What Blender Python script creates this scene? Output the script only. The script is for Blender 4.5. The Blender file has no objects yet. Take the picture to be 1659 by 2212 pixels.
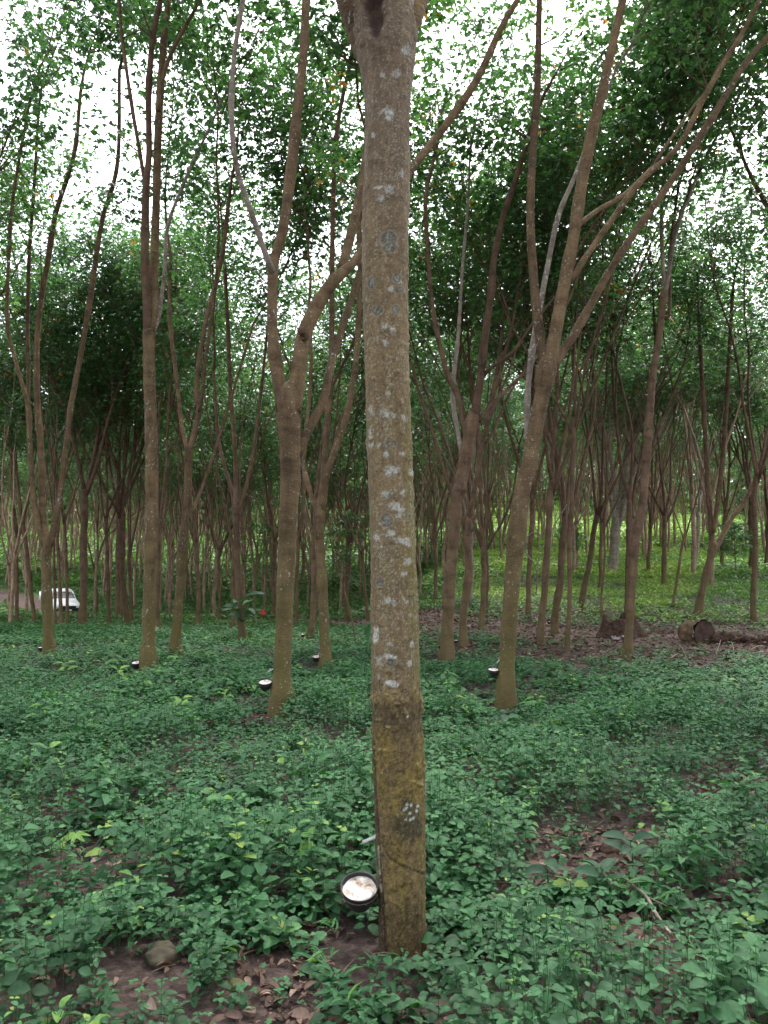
import bpy, math, random
import numpy as np
from mathutils import Vector, Matrix

R = np.random.default_rng(11)
random.seed(5)
scene = bpy.context.scene
COL = scene.collection

# ------------------------------------------------------------------ camera frame
F = 1680.0; CX, CY = 829.5, 1106.0; HOR = 1255.0; CAMH = 1.5
PITCH = math.atan((HOR - CY) / F)
FW = np.array([0, math.cos(PITCH), math.sin(PITCH)])
UP = np.array([0, -math.sin(PITCH), math.cos(PITCH)])
CAM = np.array([0, 0, CAMH])

def ray(px, py):
    return np.array([(px - CX) / F, 0, 0]) + UP * ((CY - py) / F) + FW

def at(px, py, Y):
    d = ray(px, py)
    return CAM + d * (Y / d[1])

# ------------------------------------------------------------------ numeric noise
def _h(i, j, k):
    n = (i * 374761393 + j * 668265263 + k * 1274126177) & 0xffffffff
    n = ((n ^ (n >> 13)) * 1103515245) & 0xffffffff
    n = ((n ^ (n >> 16)) * 2246822519) & 0xffffffff
    return ((n ^ (n >> 15)) & 0xffff) / 65535.0

def vn(x, y, z=0.0):
    x, y, z = np.broadcast_arrays(np.asarray(x, float), np.asarray(y, float), np.asarray(z, float))
    xi, yi, zi = np.floor(x).astype(np.int64), np.floor(y).astype(np.int64), np.floor(z).astype(np.int64)
    fx, fy, fz = x - xi, y - yi, z - zi
    fx, fy, fz = [t * t * (3 - 2 * t) for t in (fx, fy, fz)]
    r = 0
    for a in (0, 1):
        for b in (0, 1):
            for c in (0, 1):
                w = (fx if a else 1 - fx) * (fy if b else 1 - fy) * (fz if c else 1 - fz)
                r = r + w * _h(xi + a, yi + b, zi + c)
    return r

def fbm(x, y, z=0.0, o=3):
    s, a, t = 0, 0.5, 0
    x, y, z = np.asarray(x, float), np.asarray(y, float), np.asarray(z, float)
    for i in range(o):
        s = s + a * vn(x + 17.3 * i, y + 9.1 * i, z + 4.7 * i); t += a
        x, y, z = x * 2.03, y * 2.03, z * 2.03; a *= 0.5
    return s / t

def sstep(a, b, x):
    t = np.clip((np.asarray(x, float) - a) / (b - a), 0, 1)
    return t * t * (3 - 2 * t)

# ------------------------------------------------------------------ terrain
_LY = [-50, 18, 30, 40, 50, 60, 75, 100, 130, 200, 300, 900]
_LZ = [0, 0, -0.22, -0.4, -0.42, 0.5, 2.9, 7.6, 13.8, 27, 40, 52]
_RY = [-50, 17, 20, 24, 30, 40, 60, 90, 130, 200, 300, 900]
_RZ = [0, 0, 0.12, 0.62, 1.15, 2.0, 3.7, 7.6, 14.0, 27, 40, 52]
def terrain(x, y):
    x = np.asarray(x, float); y = np.asarray(y, float)
    s = sstep(-0.06, 0.13, x / np.maximum(y, 6.0))
    def prof(Y, A, B):
        return (np.interp(Y - 1.2, A, B) + np.interp(Y, A, B) + np.interp(Y + 1.2, A, B)) / 3
    z = prof(y, _LY, _LZ) * (1 - s) + prof(y, _RY, _RZ) * s
    return z + 0.05 * (fbm(x * 0.9, y * 0.9) - 0.5)

def ground(px, py, ymax=160):
    """where the ray through this spot meets the terrain"""
    d = ray(px, py)
    Y = np.arange(1.2, ymax, 0.02)
    P = CAM[None] + d[None] * (Y / d[1])[:, None]
    below = P[:, 2] < terrain(P[:, 0], P[:, 1])
    i = int(np.argmax(below)) if below.any() else len(Y) - 1
    x, y = P[i, 0], P[i, 1]
    return np.array([x, y, float(terrain(x, y))])

# ------------------------------------------------------------------ mesh helpers
class MB:
    def __init__(s):
        s.v = []; s.f = {3: [], 4: []}; s.t = []; s.c = []; s.n = 0
    def add(s, v, tris=None, quads=None, tint=None, col=None):
        v = np.asarray(v, float).reshape(-1, 3)
        if tris is not None and len(tris): s.f[3].append(np.asarray(tris, np.int64) + s.n)
        if quads is not None and len(quads): s.f[4].append(np.asarray(quads, np.int64) + s.n)
        s.v.append(v); s.n += len(v)
        s.t.append(np.full(len(v), 0.5) if tint is None else np.broadcast_to(tint, (len(v),)).astype(float))
        if col is not None: s.c.append(col)
    def build(s, name, mat, parent=None, smooth=True):
        me = bpy.data.meshes.new(name)
        v = np.concatenate(s.v) if s.v else np.zeros((0, 3))
        t3 = np.concatenate(s.f[3]) if s.f[3] else np.zeros((0, 3), np.int64)
        t4 = np.concatenate(s.f[4]) if s.f[4] else np.zeros((0, 4), np.int64)
        me.vertices.add(len(v)); me.vertices.foreach_set('co', v.astype(np.float32).ravel())
        nl = t3.size + t4.size
        me.loops.add(nl)
        me.loops.foreach_set('vertex_index', np.concatenate([t3.ravel(), t4.ravel()]).astype(np.int32))
        tot = np.concatenate([np.full(len(t3), 3), np.full(len(t4), 4)]).astype(np.int32)
        st = np.concatenate([[0], np.cumsum(tot)[:-1]]).astype(np.int32) if len(tot) else np.zeros(0, np.int32)
        me.polygons.add(len(tot)); me.polygons.foreach_set('loop_start', st); me.polygons.foreach_set('loop_total', tot)
        me.update(calc_edges=True)
        if smooth: me.polygons.foreach_set('use_smooth', np.ones(len(tot), bool))
        a = me.attributes.new('tint', 'FLOAT', 'POINT'); a.data.foreach_set('value', np.concatenate(s.t).astype(np.float32))
        if s.c:
            a = me.attributes.new('Col', 'FLOAT_COLOR', 'POINT')
            c = np.concatenate(s.c); c = np.concatenate([c, np.ones((len(c), 1))], 1)
            a.data.foreach_set('color', c.astype(np.float32).ravel())
        me.materials.append(mat); me.validate()
        o = bpy.data.objects.new(name, me); COL.objects.link(o)
        if parent is not None: o.parent = parent
        return o

def thing(name, label, cat, loc=(0, 0, 0), group=None, rotz=0):
    o = bpy.data.objects.new(name, None); COL.objects.link(o)
    o.location = loc; o.rotation_euler = (0, 0, rotz); o.empty_display_size = 0.1
    tag(o, label, cat, group); return o

def tag(o, label=None, cat=None, group=None, kind=None):
    if label: o['label'] = label
    if cat: o['category'] = cat
    if group: o['group'] = group
    if kind: o['kind'] = kind
    return o

def catmull(P, n):
    P = np.asarray(P, float)
    if len(P) == 2:
        t = np.linspace(0, 1, n)[:, None]; return P[0] * (1 - t) + P[1] * t
    d = np.r_[0, np.cumsum(np.linalg.norm(np.diff(P[:, :3], axis=0), axis=1) + 1e-9)]
    Q = np.vstack([2 * P[0] - P[1], P, 2 * P[-1] - P[-2]])
    s = np.linspace(0, d[-1], n); out = []
    for x in s:
        i = min(int(np.searchsorted(d, x, 'right')) - 1, len(P) - 2)
        t = (x - d[i]) / (d[i + 1] - d[i])
        a, b, c, e = Q[i], Q[i + 1], Q[i + 2], Q[i + 3]
        out.append(0.5 * (2 * b + (c - a) * t + (2 * a - 5 * b + 4 * c - e) * t * t + (3 * b - a - 3 * c + e) * t ** 3))
    return np.array(out)

def tube(mb, pts, rad, seg=8, rough=0.05, n=None, tint=None, seed=0.0, cap=True, knots=0.0, fine=0.0, fiss=0.0):
    """pts (k,3), rad (k): smooth tapered tube with uneven skin"""
    PR = np.c_[np.asarray(pts, float), np.asarray(rad, float)]
    if n: PR = catmull(PR, n)
    p, r = PR[:, :3], np.maximum(PR[:, 3], 0.0015)
    k = len(p)
    T = np.gradient(p, axis=0); T /= np.linalg.norm(T, axis=1)[:, None] + 1e-12
    ref = np.array([1.0, 0, 0]) if abs(T[0][0]) < 0.9 else np.array([0, 1.0, 0])
    U = np.zeros_like(p); u = ref
    for i in range(k):
        u = u - T[i] * (u @ T[i]); u = u / (np.linalg.norm(u) + 1e-12); U[i] = u
    W = np.cross(T, U)
    a = np.linspace(0, 2 * np.pi, seg, endpoint=False)
    ca, sa = np.cos(a), np.sin(a)
    dirs = U[:, None] * ca[None, :, None] + W[:, None] * sa[None, :, None]
    rr = np.repeat(r[:, None], seg, 1)
    if rough:
        q = p[:, None] + dirs * r[:, None, None]
        rr = rr * (1 + rough * 2 * (fbm(q[..., 0] * 9 + seed, q[..., 1] * 9, q[..., 2] * 5, 2) - 0.5))
        if knots:
            rr = rr * (1 + knots * sstep(0.62, 0.85, vn(p[:, 2] * 3.1 + seed, seed * 3.7)))[:, None]
    if fine: rr = rr * (1 + fine * 2 * (fbm(q[..., 0] * 34 + seed, q[..., 1] * 34, q[..., 2] * 30, 3) - 0.5))
    if fiss: rr = rr * (1 - fiss * sstep(.5, .8, fbm(np.cos(a)[None] * 5 + seed, np.sin(a)[None] * 5, np.linspace(0, 2.2, k)[:, None], 3)))
    v = (p[:, None] + dirs * rr[..., None]).reshape(-1, 3)
    i = np.arange(k - 1)[:, None] * seg; j = np.arange(seg)[None]; j2 = (j + 1) % seg
    q = np.stack([i + j, i + j2, i + seg + j2, i + seg + j], -1).reshape(-1, 4)
    tr = None
    if cap:
        v = np.vstack([v, p[-1] + T[-1] * r[-1] * 0.3, p[0]])
        e = (k - 1) * seg; c0 = k * seg
        jj = np.arange(seg); jn = (jj + 1) % seg
        tr = np.concatenate([np.stack([e + jj, e + jn, np.full(seg, c0)], 1), np.stack([jn, jj, np.full(seg, c0 + 1)], 1)])
    mb.add(v, tr, q, tint)

def lathe(mb, prof, seg=20, M=None, tint=None, wob=0.0):
    prof = np.asarray(prof, float); k = len(prof)
    a = np.linspace(0, 2 * np.pi, seg, endpoint=False)
    v = np.stack([prof[:, 0][:, None] * np.cos(a), prof[:, 0][:, None] * np.sin(a), np.repeat(prof[:, 1][:, None], seg, 1)], -1).reshape(-1, 3)
    if wob: v = v + wob * (np.stack([vn(v[:, 0] * 40, v[:, 1] * 40, v[:, 2] * 40 + c) for c in (0, 5, 9)], 1) - 0.5)
    if M is not None: v = v @ np.array(M.to_3x3()).T + np.array(M.translation)
    i = np.arange(k - 1)[:, None] * seg; j = np.arange(seg)[None]; j2 = (j + 1) % seg
    mb.add(v, None, np.stack([i + j, i + j2, i + seg + j2, i + seg + j], -1).reshape(-1, 4), tint)

def poly(mb, pts, M=None, tint=None):
    v = np.asarray(pts, float); c = v.mean(0); n = len(v)
    v = np.vstack([v, c])
    if M is not None: v = v @ np.array(M.to_3x3()).T + np.array(M.translation)
    i = np.arange(n); mb.add(v, np.stack([i, (i + 1) % n, np.full(n, n)], 1), None, tint)

# ------------------------------------------------------------------ leaves in bulk
def _tmpl(lod, serr=0.0):
    if lod == 2:
        v = np.array([[0, 0, 0], [0.45, -0.5, 0.06], [1, 0, -0.10], [0.45, 0.5, 0.06]], float)
        return v, np.array([[0, 1, 2], [0, 2, 3]]), None
    n = 6 if lod == 0 else 3
    us = np.linspace(0, 1, n + 1)
    w = 0.5 * np.sin(np.pi * np.clip(us, 0, 1) ** 0.80) ** 0.62
    w[0] = 0.06; w[-1] = 0.0
    V = []
    for i, u in enumerate(us):
        z = 0.05 * math.sin(u * 3) - 0.16 * u * u
        k = serr * (1 if i % 2 else -1)
        V += [[u, 0, z], [u - 0.03 + k * 0.4, -w[i] * (1 + k), z + 0.20 * w[i]], [u - 0.03 + k * 0.4, w[i] * (1 + k), z + 0.20 * w[i]]]
    V = np.array(V); V[-1] = V[-2] = V[-3] = [1.0, 0, V[-3][2]]
    Q = []; T = []
    for i in range(n):
        a = 3 * i; b = a + 3
        if i == n - 1:
            T += [[a, a + 1, b], [a, b, a + 2]]
        else:
            Q += [[a, a + 1, b + 1, b], [a, b, b + 2, a + 2]]
    V = V[:3 * n + 1]
    return V, np.array(T), np.array(Q)

def leaves(mb, pos, d, nrm, L, W, tint, lod=2, serr=0.0):
    V, T, Q = _tmpl(lod, serr)
    N = len(pos)
    if N == 0: return
    d = d / (np.linalg.norm(d, axis=1)[:, None] + 1e-9)
    s = np.cross(d, nrm); s /= np.linalg.norm(s, axis=1)[:, None] + 1e-9
    n = np.cross(s, d)
    k = len(V)
    P = pos[:, None] + (L[:, None] * V[None, :, 0])[..., None] * d[:, None] + (W[:, None] * V[None, :, 1])[..., None] * s[:, None] + (L[:, None] * V[None, :, 2])[..., None] * n[:, None]
    off = (np.arange(N) * k)[:, None, None]
    mb.add(P.reshape(-1, 3), (T[None] + off).reshape(-1, 3), None if Q is None else (Q[None] + off).reshape(-1, 4), np.repeat(tint, k))

def unit(v): return v / (np.linalg.norm(v, axis=-1, keepdims=True) + 1e-9)

def crown_mesh(mb, cl, rng, per=26, size=0.15, lod=2, ns=0.38):
    """cl: (n,4) cluster centre + radius; three leaflets droop from each leaf stalk"""
    cl = np.asarray(cl, float)
    if len(cl) == 0: return
    k = rng.poisson(per, len(cl)) + 4
    c = np.repeat(cl, k, 0); N = len(c)
    g = unit(rng.normal(size=(N, 3))) * (rng.random((N, 1)) ** 0.45)
    g[:, 2] *= 0.62
    p = c[:, :3] + g * c[:, 3:4]
    ct = np.repeat(rng.normal(0, 0.17, len(cl)), k)
    out = g.copy(); out[:, 2] = 0; out = unit(out + rng.normal(0, 0.5, (N, 3)) * [1, 1, 0])
    az = np.arctan2(out[:, 1], out[:, 0])
    tint = np.clip(0.42 + ct + rng.normal(0, 0.16, N), 0, 1)
    sc = size * rng.uniform(0.7, 1.25, N)
    droop = rng.normal(-0.35, 0.4, N)
    for da in (-0.85, 0.0, 0.85):
        a = az + da + rng.normal(0, 0.15, N)
        d = np.stack([np.cos(a), np.sin(a), droop + rng.normal(0, 0.15, N)], 1)
        nr = unit(np.array([0, 0, 1.0]) + rng.normal(0, ns, (N, 3)))
        leaves(mb, p, d, nr, sc, sc * 0.44, tint, lod)

# ------------------------------------------------------------------ materials
def newmat(name):
    m = bpy.data.materials.new(name); m.use_nodes = True
    nt = m.node_tree
    for n in list(nt.nodes): nt.nodes.remove(n)
    return m, nt
def nd(nt, t, **kw):
    n = nt.nodes.new(t)
    for k, v in kw.items():
        if k.startswith('i_'): n.inputs[k[2:].replace('_', ' ')].default_value = v
        else: setattr(n, k, v)
    return n
def ln(nt, a, b): nt.links.new(a, b)
def ramp(nt, fac, stops):
    r = nt.nodes.new('ShaderNodeValToRGB'); e = r.color_ramp.elements
    while len(e) < len(stops): e.new(0.5)
    for q, (p, c) in zip(e, stops):
        q.position = p; q.color = (*c, 1) if len(c) == 3 else c
    if fac is not None: ln(nt, fac, r.inputs[0])
    return r
def mixc(nt, fac, a, b, mode='MIX'):
    m = nt.nodes.new('ShaderNodeMix'); m.data_type = 'RGBA'; m.blend_type = mode
    for sock, v in ((m.inputs[0], fac), (m.inputs[6], a), (m.inputs[7], b)):
        if hasattr(v, 'is_linked') or hasattr(v, 'links'): ln(nt, v, sock)
        elif isinstance(v, (int, float)): sock.default_value = v
        else: sock.default_value = (*v, 1)
    return m.outputs[2]
def math_(nt, op, a, b=None, clamp=False):
    m = nt.nodes.new('ShaderNodeMath'); m.operation = op; m.use_clamp = clamp
    for s, v in ((m.inputs[0], a), (m.inputs[1], b)):
        if v is None: continue
        if isinstance(v, (int, float)): s.default_value = v
        else: ln(nt, v, s)
    return m.outputs[0]
def noise(nt, vec, scale, detail=3, rough=0.55):
    n = nd(nt, 'ShaderNodeTexNoise'); n.inputs['Scale'].default_value = scale
    n.inputs['Detail'].default_value = detail; n.inputs['Roughness'].default_value = rough
    if vec is not None: ln(nt, vec, n.inputs['Vector'])
    return n.outputs['Fac']
def mapping(nt, vec, sc=(1, 1, 1)):
    m = nd(nt, 'ShaderNodeMapping'); m.inputs['Scale'].default_value = sc; ln(nt, vec, m.inputs['Vector'])
    return m.outputs[0]
def finish(nt, color, rough=0.8, bump=None, bstr=0.3, bdist=0.01, spec=0.3, metal=0.0):
    b = nd(nt, 'ShaderNodeBsdfPrincipled'); o = nd(nt, 'ShaderNodeOutputMaterial')
    if isinstance(color, tuple): b.inputs['Base Color'].default_value = (*color, 1)
    else: ln(nt, color, b.inputs['Base Color'])
    if isinstance(rough, (int, float)): b.inputs['Roughness'].default_value = rough
    else: ln(nt, rough, b.inputs['Roughness'])
    b.inputs['Specular IOR Level'].default_value = spec; b.inputs['Metallic'].default_value = metal
    if bump is not None:
        k = nd(nt, 'ShaderNodeBump'); k.inputs['Strength'].default_value = bstr; k.inputs['Distance'].default_value = bdist
        ln(nt, bump, k.inputs['Height']); ln(nt, k.outputs[0], b.inputs['Normal'])
    ln(nt, b.outputs[0], o.inputs[0]); return b
def simple(name, c1, c2, scale=20, rough=0.7, spec=0.3, bstr=0.2, metal=0.0, bdist=0.005):
    m, nt = newmat(name); tc = nd(nt, 'ShaderNodeTexCoord')
    f = noise(nt, tc.outputs['Object'], scale, 4)
    c = ramp(nt, f, [(0.3, c1), (0.7, c2)])
    finish(nt, c.outputs[0], rough, f, bstr, bdist, spec, metal); return m

def leafmat(name, stops, trans=0.35, rough=0.45, spec=0.5, tcol=(1.0, 1.35, 0.45)):
    m, nt = newmat(name)
    a = nd(nt, 'ShaderNodeAttribute', attribute_name='tint')
    oi = nd(nt, 'ShaderNodeObjectInfo')
    f = math_(nt, 'ADD', a.outputs['Fac'], math_(nt, 'MULTIPLY', math_(nt, 'SUBTRACT', oi.outputs['Random'], 0.5), 0.18), True)
    c = ramp(nt, f, stops).outputs[0]
    gp = nd(nt, 'ShaderNodeNewGeometry').outputs['Position']
    c = mixc(nt, 1.0, c, ramp(nt, noise(nt, gp, 55.0, 3, 0.6), [(0.3, (0.76, 0.78, 0.74)), (0.7, (1.2, 1.18, 1.2))]).outputs[0], 'MULTIPLY')
    p = nd(nt, 'ShaderNodeBsdfPrincipled'); ln(nt, c, p.inputs['Base Color'])
    p.inputs['Roughness'].default_value = rough; p.inputs['Specular IOR Level'].default_value = spec
    t = nd(nt, 'ShaderNodeBsdfTranslucent'); ln(nt, mixc(nt, 1.0, c, tcol, 'MULTIPLY'), t.inputs[0])
    mx = nd(nt, 'ShaderNodeMixShader'); mx.inputs[0].default_value = trans
    ln(nt, p.outputs[0], mx.inputs[1]); ln(nt, t.outputs[0], mx.inputs[2])
    o = nd(nt, 'ShaderNodeOutputMaterial'); ln(nt, mx.outputs[0], o.inputs[0]); return m

def barkmat(name, c1, c2, lich, moss, lsc=26.0, lth=0.63):
    m, nt = newmat(name); tc = nd(nt, 'ShaderNodeTexCoord'); oi = nd(nt, 'ShaderNodeObjectInfo')
    geo = nd(nt, 'ShaderNodeNewGeometry'); ob = geo.outputs['Position']
    n1 = noise(nt, mapping(nt, ob, (7, 7, 2.2)), 1.0, 5, 0.6)
    n2 = noise(nt, mapping(nt, ob, (30, 30, 75)), 1.0, 3, 0.6)
    base = ramp(nt, n1, [(0.3, c1), (0.72, c2)]).outputs[0]
    base = mixc(nt, 1.0, base, ramp(nt, n2, [(0.25, (0.72, 0.72, 0.72)), (0.75, (1.12, 1.12, 1.12))]).outputs[0], 'MULTIPLY')
    n4 = noise(nt, mapping(nt, ob, (2.2, 2.2, 6.5)), 1.0, 4, 0.7)
    base = mixc(nt, 1.0, base, ramp(nt, n4, [(0.32, (0.62, 0.60, 0.58)), (0.5, (1.0, 1.0, 1.0)), (0.68, (1.22, 1.20, 1.14))]).outputs[0], 'MULTIPLY')
    tin = ramp(nt, oi.outputs['Random'], [(0, (0.78, 0.74, 0.72)), (0.5, (1.0, 0.96, 0.94)), (1, (1.15, 1.12, 1.04))]).outputs[0]
    base = mixc(nt, 1.0, base, tin, 'MULTIPLY')
    sep = nd(nt, 'ShaderNodeSeparateXYZ'); ln(nt, tc.outputs['Object'], sep.inputs[0])
    low = nd(nt, 'ShaderNodeMapRange'); low.inputs['From Min'].default_value = 2.6; low.inputs['From Max'].default_value = 0.1
    ln(nt, sep.outputs[2], low.inputs['Value'])
    mf = math_(nt, 'MULTIPLY', low.outputs[0], math_(nt, 'MULTIPLY', noise(nt, mapping(nt, ob, (5, 5, 3)), 1.0, 3), moss * 1.7), True)
    base = mixc(nt, mf, base, (0.10, 0.085, 0.028))
    nv = noise(nt, mapping(nt, ob, (1, 1, 0.7)), lsc, 4, 0.65)
    big = noise(nt, ob, 3.0, 2)
    sc = ramp(nt, noise(nt, mapping(nt, ob, (1, 1, 0.6)), 11.0, 3, 0.6), [(0.64, (0, 0, 0)), (0.72, (1, 1, 1))]).outputs[0]
    base = mixc(nt, math_(nt, 'MULTIPLY', sc, 0.6), base, (0.03, 0.022, 0.016))
    lf = ramp(nt, math_(nt, 'ADD', nv, math_(nt, 'MULTIPLY', math_(nt, 'SUBTRACT', big, 0.5), 0.3)), [(lth, (0, 0, 0)), (lth + 0.035, (1, 1, 1))]).outputs[0]
    base = mixc(nt, math_(nt, 'MULTIPLY', lf, lich), base, (0.42, 0.45, 0.38))
    finish(nt, base, 0.9, math_(nt, 'ADD', n1, math_(nt, 'MULTIPLY', n2, 0.8)), 0.8, 0.03, 0.15); return m

M_BARK = barkmat('bark_lichen', (0.072, 0.049, 0.028), (0.165, 0.115, 0.066), 0.4, 0.9, 30.0, 0.63)
M_BARKD = barkmat('bark_brown', (0.076, 0.049, 0.032), (0.165, 0.110, 0.074), 0.22, 0.5, 30.0, 0.68)
M_BARKF = barkmat('bark_painted_lit', (0.18, 0.125, 0.088), (0.37, 0.27, 0.20), 0.2, 0.3, 18.0, 0.68)  # far bark coloured paler to stand in for light the canopy keeps off
M_PALE = barkmat('bark_pale', (0.16, 0.135, 0.11), (0.30, 0.265, 0.22), 0.8, 0.2)
M_CROWN = leafmat('rubber_leaf', [(0, (0.034, 0.078, 0.034)), (0.45, (0.066, 0.148, 0.056)), (0.85, (0.12, 0.225, 0.075)), (0.99, (0.17, 0.24, 0.07)), (1, (0.42, 0.16, 0.03))], 0.48, 0.34, 0.7, (0.98, 1.22, 0.66))
M_HERB = leafmat('herb_leaf', rough=0.62, trans=0.28, spec=0.28, stops= [(0, (0.018, 0.054, 0.020)), (0.4, (0.042, 0.128, 0.048)), (0.8, (0.082, 0.205, 0.075)), (0.93, (0.12, 0.25, 0.05)), (1, (0.20, 0.28, 0.06))])
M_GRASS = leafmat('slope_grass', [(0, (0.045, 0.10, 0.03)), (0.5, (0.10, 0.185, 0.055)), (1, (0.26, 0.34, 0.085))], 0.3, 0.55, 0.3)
M_BROAD = leafmat('broad_leaf', [(0, (0.022, 0.06, 0.03)), (0.5, (0.04, 0.11, 0.05)), (1, (0.16, 0.30, 0.06))], 0.3, 0.55, 0.25)
M_LITTER = leafmat('dead_leaf', [(0, (0.04, 0.024, 0.018)), (0.4, (0.095, 0.056, 0.040)), (0.75, (0.185, 0.122, 0.092)), (1, (0.34, 0.26, 0.20))], 0.1, 0.7, 0.25, (1.1, 0.8, 0.5))

def soil(name, a, b, c, green=False):
    m, nt = newmat(name); g = nd(nt, 'ShaderNodeNewGeometry'); p = g.outputs['Position']
    n1 = noise(nt, p, 1.3, 5, 0.6); n2 = noise(nt, p, 22.0, 5, 0.65)
    col = ramp(nt, n1, [(0.3, a), (0.7, b)]).outputs[0]
    col = mixc(nt, ramp(nt, n2, [(0.48, (0, 0, 0)), (0.66, (1, 1, 1))]).outputs[0], col, c)
    if green:
        sp = nd(nt, 'ShaderNodeSeparateXYZ'); ln(nt, p, sp.inputs[0])
        mr = nd(nt, 'ShaderNodeMapRange'); mr.inputs['From Min'].default_value = 24; mr.inputs['From Max'].default_value = 60; ln(nt, sp.outputs[1], mr.inputs['Value'])
        n3 = noise(nt, p, 0.25, 4)
        g = ramp(nt, n3, [(0.3, (0.035, 0.075, 0.018)), (0.7, (0.10, 0.17, 0.035))]).outputs[0]
        col = mixc(nt, math_(nt, 'MULTIPLY', mr.outputs[0], 0.85), col, g)
    finish(nt, col, 0.9, n2, 0.7, 0.03, 0.25); return m
M_SOIL = soil('soil', (0.024, 0.015, 0.012), (0.052, 0.034, 0.027), (0.085, 0.058, 0.046), True)
M_PATH = soil('path_dirt', (0.06, 0.038, 0.031), (0.105, 0.068, 0.056), (0.145, 0.10, 0.083))

# ------------------------------------------------------------------ ground + path
def build_ground():
    ys = np.r_[np.linspace(-60, -2, 16), np.arange(-1.8, 26, 0.2), np.arange(26, 80, 0.6), np.linspace(80, 200, 90), np.linspace(215, 900, 20)]
    ts = np.r_[np.linspace(-6, -0.9, 14), np.linspace(-0.85, 0.85, 150), np.linspace(0.9, 6, 14)]
    Yg, Tg = np.meshgrid(ys, ts, indexing='ij')
    X = Tg * (np.abs(Yg) + 5.0)
    Z = terrain(X, Yg)
    v = np.stack([X, Yg, Z], -1).reshape(-1, 3)
    a, b = Yg.shape
    i = np.arange(a - 1)[:, None] * b; j = np.arange(b - 1)[None]
    q = np.stack([i + j, i + j + 1, i + b + j + 1, i + b + j], -1).reshape(-1, 4)
    mb = MB(); mb.add(v, None, q); o = mb.build('ground', M_SOIL); tag(o, kind='structure')
build_ground()

PATH_PX = [(1900, 1412), (1659, 1398), (1500, 1388), (1350, 1384), (1220, 1376), (1100, 1362), (960, 1352), (800, 1347), (680, 1344), (560, 1338), (440, 1335), (320, 1332), (230, 1330), (150, 1329), (80, 1312), (20, 1290), (-60, 1276)]
PATH_W = [3.2, 3.1, 3.0, 2.8, 2.6, 2.4, 2.4, 2.4, 2.4, 2.5, 2.6, 2.7, 2.9, 3.0, 3.0, 2.8, 2.8]
_pc = [np.r_[ground(px, py)[:2], 0, w] for (px, py), w in zip(PATH_PX, PATH_W)]
PATH = catmull(np.array(_pc), 140)
def path_dist(x, y):
    """signed: distance to the path's centre line divided by its half width"""
    x = np.asarray(x, float).ravel(); y = np.asarray(y, float).ravel(); out = np.full(len(x), 9.0)
    for k in range(0, len(x), 20000):
        dx = x[k:k + 20000, None] - PATH[None, :, 0]; dy = y[k:k + 20000, None] - PATH[None, :, 1]
        out[k:k + 20000] = (np.hypot(dx, dy) / (PATH[None, :, 3] * 0.5)).min(1)
    return out
def build_path():
    T = np.gradient(PATH[:, :2], axis=0); T /= np.linalg.norm(T, axis=1)[:, None]
    N = np.stack([-T[:, 1], T[:, 0]], 1)
    mb = MB(); us = np.linspace(-1, 1, 13); V = []
    for i in range(len(PATH)):
        for u in us:
            w = PATH[i, 3] * 0.5 * (1 + 0.3 * (fbm(i * 0.21, 3.0 + (u > 0) * 7) - 0.5) * (abs(u) > 0.9))
            x, y = PATH[i, :2] + N[i] * u * w
            V.append([x, y, float(terrain(x, y)) + 0.035 - 0.03 * abs(u) ** 4])
    b = len(us); i = np.arange(len(PATH) - 1)[:, None] * b; j = np.arange(b - 1)[None]
    mb.add(V, None, np.stack([i + j, i + j + 1, i + b + j + 1, i + b + j], -1).reshape(-1, 4))
    tag(mb.build('dirt_path', M_PATH), kind='structure')
build_path()

# bare soil patches: (px, py, half width m, half depth m)
BARE_PX = [(610, 2105, .17, .15), (610, 2190, .15, .2), (600, 2330, .22, .25), (560, 2260, .14, .15), (420, 2090, .16, .04), (690, 2030, .12, .10), (1390, 2050, .20, .30), (1280, 1890, .45, .32), (1330, 1820, .5, .22),
           (250, 1850, .42, .14), (140, 1790, .3, .12), (1560, 1720, .6, .14), (1620, 1690, .5, .2), (1060, 1497, .9, .4), (1010, 1500, .5, .3), (585, 1560, .3, .3),
           (710, 1600, .16, .1), (530, 1410, .8, .5), (1400, 1440, 1.6, .5), (1180, 1420, 1.2, .7), (1130, 1480, .5, .3), (1250, 1460, .9, .3), (1210, 2000, .15, .1), (1500, 1870, .25, .08), (1580, 1960, .25, .08), (430, 1560, .3, .1), (170, 1590, .3, .1)]
BARE = [(*ground(px, py)[:2], a, b) for px, py, a, b in BARE_PX]
FOOT = ground(872, 2108)[:2]        # herbs crowd the foot of the front trunk
def bareness(x, y):
    m = np.zeros(len(x))
    wob = 0.9 * (fbm(x * 3.1, y * 3.1, 2.0, 3) - 0.5)
    for bx, by, a, b in BARE:
        d = np.hypot((x - bx) / a, (y - by) / b)
        m = np.maximum(m, 1 - sstep(0.75, 1.1, d + wob))
    return m * (1 - np.exp(-((x - FOOT[0]) / .30) ** 2 - ((y - FOOT[1]) / .24) ** 2))

# ------------------------------------------------------------------ trees
TRUNKS = []         # (x, y, r) kept clear of herbs

def twigs(rng, mb, p, d, r, cl, seg=4, length=(0.7, 1.6), rad=(0.38, 0.78)):
    h = rng.normal(size=3); h[2] = 0; h = h / np.linalg.norm(h)
    dd = unit(h * 0.9 + d * 0.5 + np.array([0, 0, 0.25]))
    L = rng.uniform(*length)
    q = [p, p + dd * L * 0.5, p + unit(dd + [0, 0, 0.25]) * L]
    tube(mb, q, [min(r * 0.6, 0.016), 0.009, 0.004], seg, 0, n=4, cap=False)
    cl.append([*q[2], rng.uniform(*rad)])
    if rng.random() < 0.75: cl.append([*(q[1] + rng.normal(0, 0.18, 3)), rng.uniform(*rad) * 0.85])

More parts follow.
